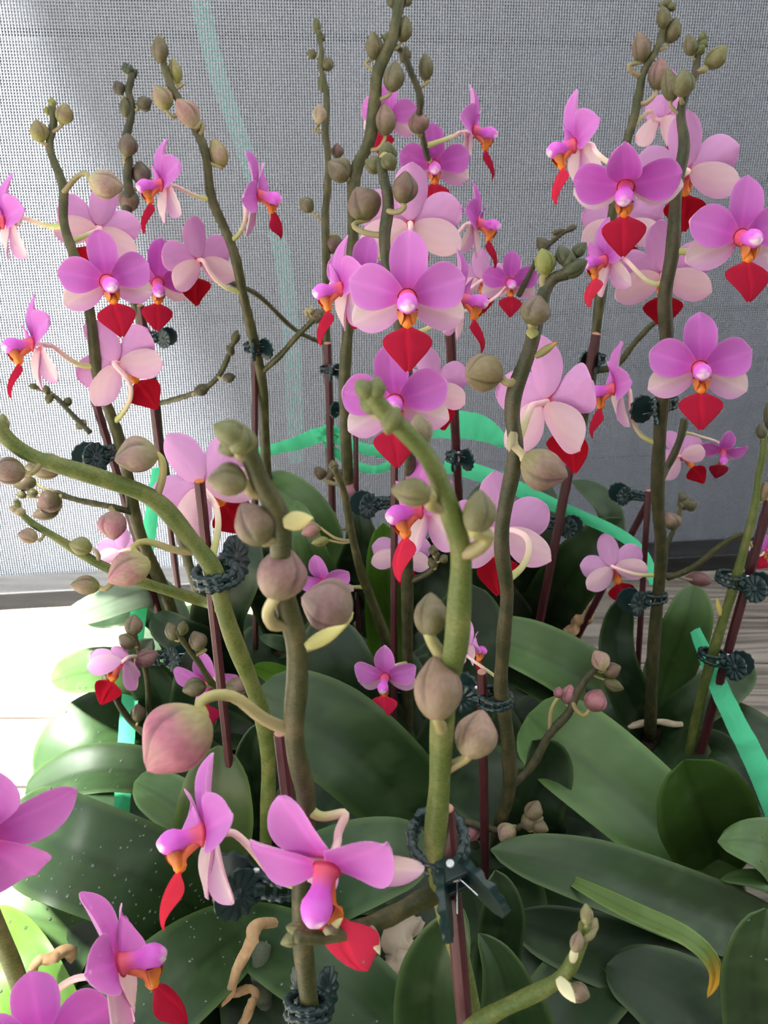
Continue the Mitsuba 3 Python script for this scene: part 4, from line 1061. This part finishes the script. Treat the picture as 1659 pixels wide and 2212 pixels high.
p = PLANT('orchid behind on the right with mauve buds at the top and a white-winged flower', base(1150, 1365))
stem(p, [(1440, 20), (1436, 42), (1422, 100), (1392, 152), (1380, 202), (1370, 252), (1352, 312), (1340, 360), (1322, 470), (1308, 570), (1296, 650), (1288, 720), (1270, 860), (1240, 980), (1205, 1120), (1180, 1260)], [.52, .53, .56, .605, .65], [14, 20, 22, 20, 12], 'stem_skin', True)
tip_cluster(p, [(1440, 8, 26, 22, 80), (1452, 14, 20, 18, 30), (1430, 12, 18, 15, 140)], base=OLIVE)
bud(p, 1432, 38, 46, 31, 95, -.004, .3, (.22, .18, .10), OLIVE)
bud(p, 1452, 66, 52, 38, 68, 0, .3, (.22, .18, .10), OLIVE, via=[(1438, 102)], to=(1424, 108))
bud(p, 1384, 103, 62, 42, 98, -.003, .6, (.32, .20, .16), OLIVE, via=[(1359, 142), (1366, 156)], to=(1382, 166), pw=9)
bud(p, 1423, 160, 66, 46, 82, -.004, .7, (.38, .20, .19), OLIVE, via=[(1412, 208), (1392, 224)], to=(1376, 222), pw=9, pc=(.5, .36, .22))
flower(p, 1438, 258, .54, 84, 118, -12, -4, ped=[(1408, 240), (1378, 262), (1362, 286)], cream=1.3, tone=1.05, side='cream-white, seen from the side, above the pink flowers', lat=120)
flower(p, 1345, 482, .56, 84, 182, 0, 0, ped=[(1322, 500)], side='pale, hidden behind the nodding flower')
stem(p, [(1440, 680), (1410, 700), (1388, 722), (1362, 752), (1330, 790), (1284, 800)], [.56, .58], [12, 14], 'stem_skin', name='side_branch')
leaf(p, [(1165, 1360, .09), (1230, 1250, .17), (1290, 1180, .20), (1345, 1120, .22)], [80, 130, 130, 60], (.1, -.9, .7), .16, LEAF)
leaf(p, [(1180, 1350, .09), (1320, 1130, .20), (1290, 1070, .22), (1235, 1040, .23)], [40, 60, 60, 30], (0, -.4, 1), .16, LEAF)
leaf(p, [(1150, 1370, .09), (1130, 1230, .17), (1150, 1130, .21), (1190, 1050, .23)], [70, 120, 120, 50], (0, -1, .4), .16, LEAF_D)
leaf(p, [(1140, 1370, .09), (1050, 1260, .17), (1040, 1130, .22), (1060, 1040, .24)], [70, 110, 110, 50], (0, -1, .4), .16, LEAF_D)

p = PLANT('orchid at the far right edge, bright olive spike clipped twice to a slanting stake', base(1478, 1650))
stem(p, [(1650, 935), (1648, 985), (1640, 1020), (1634, 1075), (1618, 1145), (1590, 1250), (1562, 1340), (1532, 1440), (1502, 1560), (1488, 1630)], [.49, .50, .53, .56], [14, 19, 22, 20], 'stem_bright', True)
tip_cluster(p, [(1644, 932, 34, 24, 100), (1660, 900, 60, 22, 95), (1656, 945, 30, 22, 60)], base=(.10, .10, .045))
bud(p, 1650, 1062, 44, 22, 80, 0, .4, MAUVE, (.32, .24, .10))
bract(p, 1556, 1330, 40, 12, 100, (.48, .40, .10), -.003)
stem(p, [(1612, 1155), (1592, 1158), (1540, 1192), (1490, 1230), (1440, 1248)], [.53, .55], [12, 14], 'stem_skin', name='side_branch')
flower(p, 1660, 1190, .55, 40, 20, 0, 40, ped=[(1640, 1200), (1612, 1160)], side='small, at the right edge')
bud(p, 1508, 1252, 56, 32, 172, .004, .8, (.30, .14, .14), MAUVE, via=[(1470, 1248)], to=(1460, 1242), pc=(.5, .38, .26))
leaf(p, [(1562, 1885, .085), (1532, 1785, .13), (1502, 1705, .165), (1478, 1642, .18)], [70, 205, 222, 140], (.15, -1, .5), .22, (.05, .105, .022), thin=True)
leaf(p, [(1450, 1640, .08), (1540, 1610, .11), (1600, 1670, .11), (1650, 1760, .09)], [40, 66, 60, 30], (0, -.4, 1), .2, LEAF_D)
leaf(p, [(1740, 1870, .08), (1660, 1825, .13), (1600, 1815, .14), (1550, 1818, .14)], [160, 160, 130, 60], (.1, -.4, 1), .1, LEAF_L, drops=6)
leaf(p, [(1740, 1950, .07), (1660, 1905, .11), (1600, 1895, .115), (1556, 1900, .115)], [60, 70, 50, 24], (.1, -.4, 1), .1, LEAF_L, drops=2)
leaf(p, [(1650, 2340, .09), (1630, 2170, .14), (1632, 2060, .17), (1655, 1962, .19)], [110, 150, 150, 90], (-.2, -1, .5), .16, LEAF, drops=4)
leaf(p, [(1620, 2330, .08), (1500, 2190, .10), (1400, 2120, .11), (1310, 2085, .11)], [180, 230, 180, 90], (0, -.4, 1), .14, LEAF_D)
leaf(p, [(1400, 2330, .08), (1340, 2210, .09), (1280, 2150, .10), (1200, 2080, .10)], [120, 140, 120, 60], (0, -.4, 1), .14, LEAF_D)

# ---- low plant at the left with half-open flowers
p = PLANT('low orchid at the left with half-open pink flowers and mauve buds beside the green ribbon', base(335, 1625))
stem(p, [(226, 1462), (240, 1490), (262, 1530), (290, 1565), (320, 1590)], [.50, .52], [12, 16], 'stem_dark', True)
tip_cluster(p, [(228, 1468, 28, 20, 110), (236, 1500, 34, 30, 200), (222, 1484, 24, 18, 160)], base=(.16, .13, .06))
bud(p, 298, 1540, 40, 34, 90, 0, .5, (.22, .13, .10), OLIVE)
stem(p, [(292, 1370), (298, 1400), (312, 1440), (320, 1500), (325, 1600)], [.50, .53], [10, 14], 'stem_skin', name='side_branch')
bud(p, 288, 1350, 46, 40, 85, -.002, .55, (.34, .22, .16), OLIVE, to=(300, 1390))
bud(p, 274, 1386, 42, 38, 140, -.003, .5, (.26, .17, .12), OLIVE)
bud(p, 316, 1420, 54, 40, 20, -.003, .65, (.32, .17, .15), MAUVE)
flower(p, 262, 1432, .485, 70, -152, -24, -30, ped=[(285, 1418), (305, 1420)], open_=.5, recurve=-.15, deep=.35, cream=.3, side='half open, salmon pink', tone=.95)
stem(p, [(382, 1362), (400, 1392), (430, 1432), (455, 1472), (478, 1492)], [.44, .47], [11, 16], 'stem_skin', name='side_branch')
bud(p, 371, 1364, 42, 32, 110, 0, .3, (.20, .14, .09), OLIVE)
bud(p, 393, 1357, 34, 26, 75, 0, .2, OLIVE, GREEN)
bud(p, 426, 1385, 46, 40, 110, -.003, .5, (.26, .17, .13), OLIVE, via=[(444, 1404)], to=(418, 1416))
bud(p, 420, 1487, 52, 42, 190, -.003, .5, (.24, .18, .11), OLIVE, to=(456, 1484))
bud(p, 516, 1482, 62, 48, 10, -.003, .65, (.36, .21, .18), OLIVE, to=(478, 1490))
flower(p, 448, 1478, .50, 74, -30, -46, 14, ped=[(470, 1490)], side='behind the thin stake and buds', lipc=(.55, .02, .08))
leaf(p, [(335, 1640, .09), (340, 1500, .15), (300, 1440, .17), (330, 1380, .19)], [60, 100, 90, 40], (0, -.9, .6), .2, LEAF_D)
leaf(p, [(345, 1630, .09), (410, 1560, .13), (420, 1480, .17), (410, 1400, .19)], [60, 110, 110, 50], (0, -1, .4), .2, LEAF_D)

# low outer leaves of the rosettes
def rosette(pl, n, az0, az1, seed):
    r = np.random.default_rng(seed)
    for i in range(n):
        a = math.radians(az0 + (az1 - az0) * (i + r.uniform(.2, .8)) / n)
        L, W = r.uniform(.10, .15), r.uniform(.042, .056)
        dirv = np.array([math.cos(a), math.sin(a), 0])
        P = [pl.base * [1, 1, 0] + dirv * L * t + [0, 0, h] for t, h in ((.12, .088), (.4, .104), (.72, .094 + r.uniform(-.01, .01)), (1.0, .066))]
        q = [px(p) for p in P]
        wd = [W * w * FPX / e[2] for w, e in zip((.5, 1, 1, .45), q)]
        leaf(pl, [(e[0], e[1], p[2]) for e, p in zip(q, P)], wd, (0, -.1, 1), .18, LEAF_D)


ROSETTES = [(ALL[0], 6, 0, 360), (ALL[7], 6, 0, 360), (ALL[8], 5, 215, 400), (ALL[9], 5, 190, 380), (ALL[10], 4, 275, 380), (ALL[11], 5, 0, 180), (ALL[12], 4, 150, 330), (ALL[6], 5, 180, 360), (ALL[15], 4, 255, 385), (ALL[3], 5, 180, 360), (ALL[13], 4, 90, 270)]
for i, (pl, n, a0, a1) in enumerate(ROSETTES):
    rosette(pl, n, a0, a1, 40 + i)

# ------------------------------------------------------------------ stakes and clips
stake([(963, 1748), (985, 1960), (1004, 2212)], [.222, .242], [36, 38], 'dark red stake with a pale cut top, nearest the camera, at the bottom middle')
stake([(1041, 1452), (1046, 1760)], [.385, .43], [22, 20], 'short dark red stake with its top inside the clip at the dark sharp spike')
stake([(431, 1040), (455, 1200), (490, 1600)], [.325, .39], [20, 22], 'dark red stake with an orange cut top before the pink flower at left', 'cane_cut_orange')
stake([(606, 1585), (632, 1770), (650, 1960)], [.245, .262], [30, 30], 'purplish stake behind the stem of the big pink bud')
stake([(206, 868), (255, 1040), (360, 1380)], [.50, .58], [17, 17], 'slanting dark red stake with its top left of the daisy-shaped clip')
stake([(303, 660), (350, 1010)], [.58, .66], [15, 15], 'dark stake beside the deep magenta flower')
stake([(550, 742), (552, 1300)], [.575, .66], [13, 14], 'dark red stake under the clip on the slanting spike')
stake([(707, 742), (716, 1050)], [.64, .69], [17, 16], 'dark stake of the thin upright spike near the screen')
stake([(768, 900), (772, 1230)], [.60, .65], [11, 11], 'thin dark red stake beside the tallest spike')
stake([(852, 985), (851, 1600)], [.47, .55], [17, 15], 'dark red stake below the middle flowers')
stake([(972, 715), (990, 1060)], [.52, .60], [22, 20], 'blackish stake behind the right half of the big middle flower')
stake([(1288, 722), (1245, 960), (1168, 1330)], [.555, .63], [19, 24], 'long dark red stake slanting down to the left behind the glowing side flower')
stake([(1401, 1060), (1374, 1500)], [.54, .59], [13, 15], 'thin dark red stake beside the stem with the most flowers')
stake([(1662, 1080), (1600, 1312), (1500, 1672)], [.50, .56], [22, 20], 'slanting dark red stake at the right edge')
stake([(1400, 1085), (1345, 1190)], [.60, .62], [16, 16], 'short dark stake half hidden before the right-hand leaves')

clip_on(948, 1818, .232, 'dark green clip with white rivet and steel spring on the nearest stake', (-.15, .45, .95), (.42, -.9, .1), 1.12)
clip_on(608, 1905, .262, 'dark green clip half hidden behind the nodding pink flower', (.1, .9, .5), (-.8, .5, .5), 1.0)
clip_on(665, 2178, .268, 'dark green clip at the bottom edge, its fluted handles pointing up', (.0, .95, .3), (.1, .4, -.9), 1.0)
clip_on(1068, 1508, .392, 'dark green clip ringing the dark sharp spike and its short stake', (-.05, .75, .65), (-.85, .1, -.25), 1.0)
clip_on(468, 1244, .327, 'dark green ribbed clip where the thick left spike meets its stake', (-.25, .92, .3), (.25, -.2, -1), 1.2)
clip_on(256, 972, .495, 'dark green daisy-shaped clip on the slanting left stake', (-.25, .95, .15), (-1, -.1, .45), 1.15)
clip_on(548, 748, .575, 'dark clip on the slanting spike left of the middle', (-.1, .95, .2), (.3, -.2, .9), .9)
clip_on(322, 728, .60, 'dark clip below the deep magenta flower', (-.1, .95, .2), (.9, -.1, .4), .85)
clip_on(708, 798, .645, 'blackish clip on the thin upright spike near the screen', (0, 1, .2), (.4, 0, .8), .8)
clip_on(1286, 775, .575, 'dark clip in the gap above the slim side-facing flower', (.1, .95, .2), (-.2, -.2, .95), .9)
clip_on(1434, 872, .455, 'dark green clip under the facing flower on the right', (0, .95, .25), (-.5, -.1, .85), .95)
clip_on(1412, 1292, .53, 'dark clip touching the small pink flower at the right', (0, .95, .3), (-.75, 0, .6), 1.0)
clip_on(1580, 1250, .512, 'upper of the two green clips at the right edge, two open rings showing', (.22, .92, .3), (1, -.15, .3), 1.05)
clip_on(1540, 1418, .53, 'lower of the two green clips at the right edge, with a toothed disc', (.22, .92, .3), (1, -.05, .35), 1.05)
clip_on(1190, 1128, .62, 'dark clip low on the long slanting stake behind the large round bud', (.15, .95, .2), (.9, -.15, .3), 1.0)
clip_on(985, 985, .575, 'dark clip on the blackish stake, before the green strap', (0, .95, .2), (.2, -.2, .9), .95)
clip_on(835, 1085, .52, 'dark clip behind the glowing lip in the middle', (0, .95, .2), (-.8, .3, .5), 1.0)
clip_on(745, 880, .655, 'dim clip on the tallest spike, left of the lower middle flower', (0, 1, .2), (-.3, 0, .9), .8)
clip_on(348, 1420, .52, 'dark clip at the left, behind mauve buds', (-.1, .95, .2), (.7, 0, .7), 1.0)
clip_on(1378, 1070, .60, 'blackish clip right of the leaves, on a short stake', (.2, .9, .2), (-.7, .2, .5), .9)
clip_on(845, 1490, .56, 'black clip behind the nodding flower in the middle', (0, .95, .3), (.2, 0, .9), .9)

# ------------------------------------------------------------------ ribbons, dry bits
k = thing('tie_strap', 'shiny green plastic strap hanging down at the left of the leaves', 'strap')
ribbon(k, 'band', [(338, 1010), (326, 1120), (308, 1250), (290, 1400), (272, 1600), (263, 1760)], [.62, .56, .50], [22, 34, 36, 34], (-25, 10, -20, 15))
k = thing('tie_strap', 'green plastic strap knotted behind the middle stems', 'strap')
ribbon(k, 'band', [(520, 1000), (572, 976), (650, 955), (700, 938), (760, 960), (830, 978)], [.68, .68], [24, 24, 34, 26, 22], (10, -20, 30, 0))
ribbon(k, 'loop', [(690, 945), (702, 925), (728, 930), (722, 946), (695, 948)], [.675, .675], [16, 16], (0, 40))
ribbon(k, 'tail', [(700, 945), (735, 985), (790, 1012), (830, 1010), (880, 975)], [.685, .67], [18, 20], (20, -10))
ribbon(k, 'far_band', [(800, 970), (850, 955), (900, 930), (960, 917), (1040, 925), (1092, 960)], [.68, .68], [20, 26, 44, 64, 58, 24], (25, 10))
k = thing('tie_strap', 'green plastic strap running down to the right behind the small pink flower', 'strap')
ribbon(k, 'band', [(960, 1000), (1060, 1030), (1160, 1075), (1260, 1118), (1340, 1155), (1392, 1200), (1416, 1262)], [.66, .63, .57], [40, 34, 26, 24, 22], (20, -10, 20))
k = thing('tie_strap', 'broad shiny green strap crossing the plank bench at the right edge', 'strap')
ribbon(k, 'band', [(1500, 1360), (1530, 1430), (1575, 1530), (1630, 1640), (1690, 1790)], [.56, .50], [24, 40, 48, 50], (-20, 15, -10))

k = thing('dry_leaf', 'shrivelled orange-brown leaf lying in the gap at the right', 'dry leaf')


def rag(key, pts, widths, mat, name='blade', wob=.0012):
    P = np.array([over(*q) for q in pts])
    n = 34
    m = spline(P, n)
    t = unit(np.gradient(m, axis=0))
    ray = unit(m - EYE)
    s = unit(np.cross(t, ray))
    a = np.sin(np.arange(n) * .35) * .7
    s = s * np.cos(a)[:, None] + np.cross(s, t) * np.sin(a)[:, None]
    hw = np.interp(np.linspace(0, 1, n), np.linspace(0, 1, len(widths)), widths) / 2 * np.array([px(q)[2] for q in m]) / FPX
    vv = np.linspace(-1, 1, 7)
    nn = np.cross(s, t)
    g = m[:, None] + (vv[None, :, None] * hw[:, None, None]) * s[:, None] + (hw[:, None] * (vv ** 2)[None] * .5 + wob * (meshkit.noise(np.stack(np.broadcast_arrays(np.arange(n)[:, None] * .6, vv[None] * 2, 0 * vv[None]), -1), 3) - .5))[..., None] * nn[:, None]
    v, f, _ = shell_vf(g, .0006)
    add(key, name, (v, f), mat, True)


rag(k, [(1222, 1368, .13), (1258, 1340, .14), (1284, 1308, .15)], [22, 34, 14], 'dry_leaf_skin')
rag(k, [(1225, 1352, .13), (1240, 1376, .125), (1250, 1392, .12)], [16, 18, 8], 'dry_leaf_skin')
k = thing('dry_straw', 'pale dry straw lying across above the long light green leaf', 'straw')
rag(k, [(1322, 1572, .10), (1400, 1562, .105), (1470, 1562, .105), (1518, 1556, .10)], [14, 16, 14, 10], 'straw', wob=.0004)
k = thing('dry_leaf', 'twisted brown withered leaf hanging at the bottom left of the nodding flower', 'dry leaf')
rag(k, [(600, 1992, .14), (545, 2020, .15), (520, 2080, .14), (500, 2140, .13), (478, 2172, .12)], [18, 40, 26, 22, 8], 'dry_leaf_skin')
rag(k, [(480, 2150, .11), (540, 2140, .12), (550, 2160, .12), (505, 2230, .11)], [22, 20, 24, 20], 'dry_leaf_skin')
k = thing('dry_leaf', 'brown withered sheath curling at the lower left corner beside the wet flower', 'dry leaf')
rag(k, [(165, 2065, .13), (120, 2062, .14), (80, 2085, .14), (65, 2125, .13)], [34, 30, 24, 12], 'dry_leaf_skin')
k = thing('bark_sheet', 'torn beige papery sheet behind the nearest stake at the bottom', 'paper')
rag(k, [(905, 1985, .12), (870, 2050, .12), (860, 2130, .11), (890, 2260, .09)], [30, 120, 140, 120], 'paper_bark', wob=.006)
k = thing('aerial_root', 'grey-green aerial root hanging at the bottom left of the middle', 'root')
r_ = np.array([over(565, 2040, .13), over(562, 2110, .12), over(570, 2170, .10), over(555, 2260, .08)])
v, f = tube_vf(spline(r_, 24), .0042 * (1 + .12 * np.sin(np.arange(24) * 1.3)), 10)
add(k, 'strand', (v, f), 'aerial_root_skin', True)
r_ = np.array([over(420, 2140, .10), over(500, 2165, .10), over(570, 2185, .095)])
v, f = tube_vf(spline(r_, 20), .0036, 10)
add(k, 'strand', (v, f), 'aerial_root_skin', True)

# teal tape hanging between the screen and the boards
for pts, lab in (([(430, -10), (470, 160), (520, 300), (560, 420)], 'teal tape hanging behind the screen at the upper left'), ([(598, 500), (620, 620), (632, 760), (640, 1000)], 'teal tape hanging behind the screen, left of the middle flowers')):
    k = thing('teal_tape', lab, 'tape')
    P = []
    for (a, b) in pts:
        r = FWD + RIGHT * (a - CX) / FPX - UP * (b - CY) / FPX
        q0 = WALL_A - WN * 0.026
        P.append(EYE + r * ((q0 - EYE) @ WN) / (r @ WN))
    m = spline(np.array(P), 24)
    vv = np.linspace(-1, 1, 3)
    g = m[:, None] + vv[None, :, None] * .009 * WU
    v, f, _ = shell_vf(g, .0006)
    add(k, 'band', (v, f), 'teal_tape_skin', True)


# ------------------------------------------------------------------ pots
UNDER = ['middle orchid with the facing flower', 'orchid at the left edge', 'dark-stemmed orchid at left', 'slanting spike left of the middle', 'thin upright spike near the screen', 'tallest spike', 'leaning olive spike',
         'nearest orchid at the bottom', 'dark warty spike', 'thick arching spike', 'big pink bud', 'wet flowers at the lower left', 'right-hand spike with most flowers', 'white-winged flower', 'far right orchid', 'half-open flowers at left']
spots = []
for pl, name in zip(ALL, UNDER):
    b = pl.base
    if all(np.hypot(*(b[:2] - s[:2])) > 0.076 for s in spots):
        spots.append(b)
        pot((b[0], b[1], 0.10), 'dark plastic pot under the ' + name)
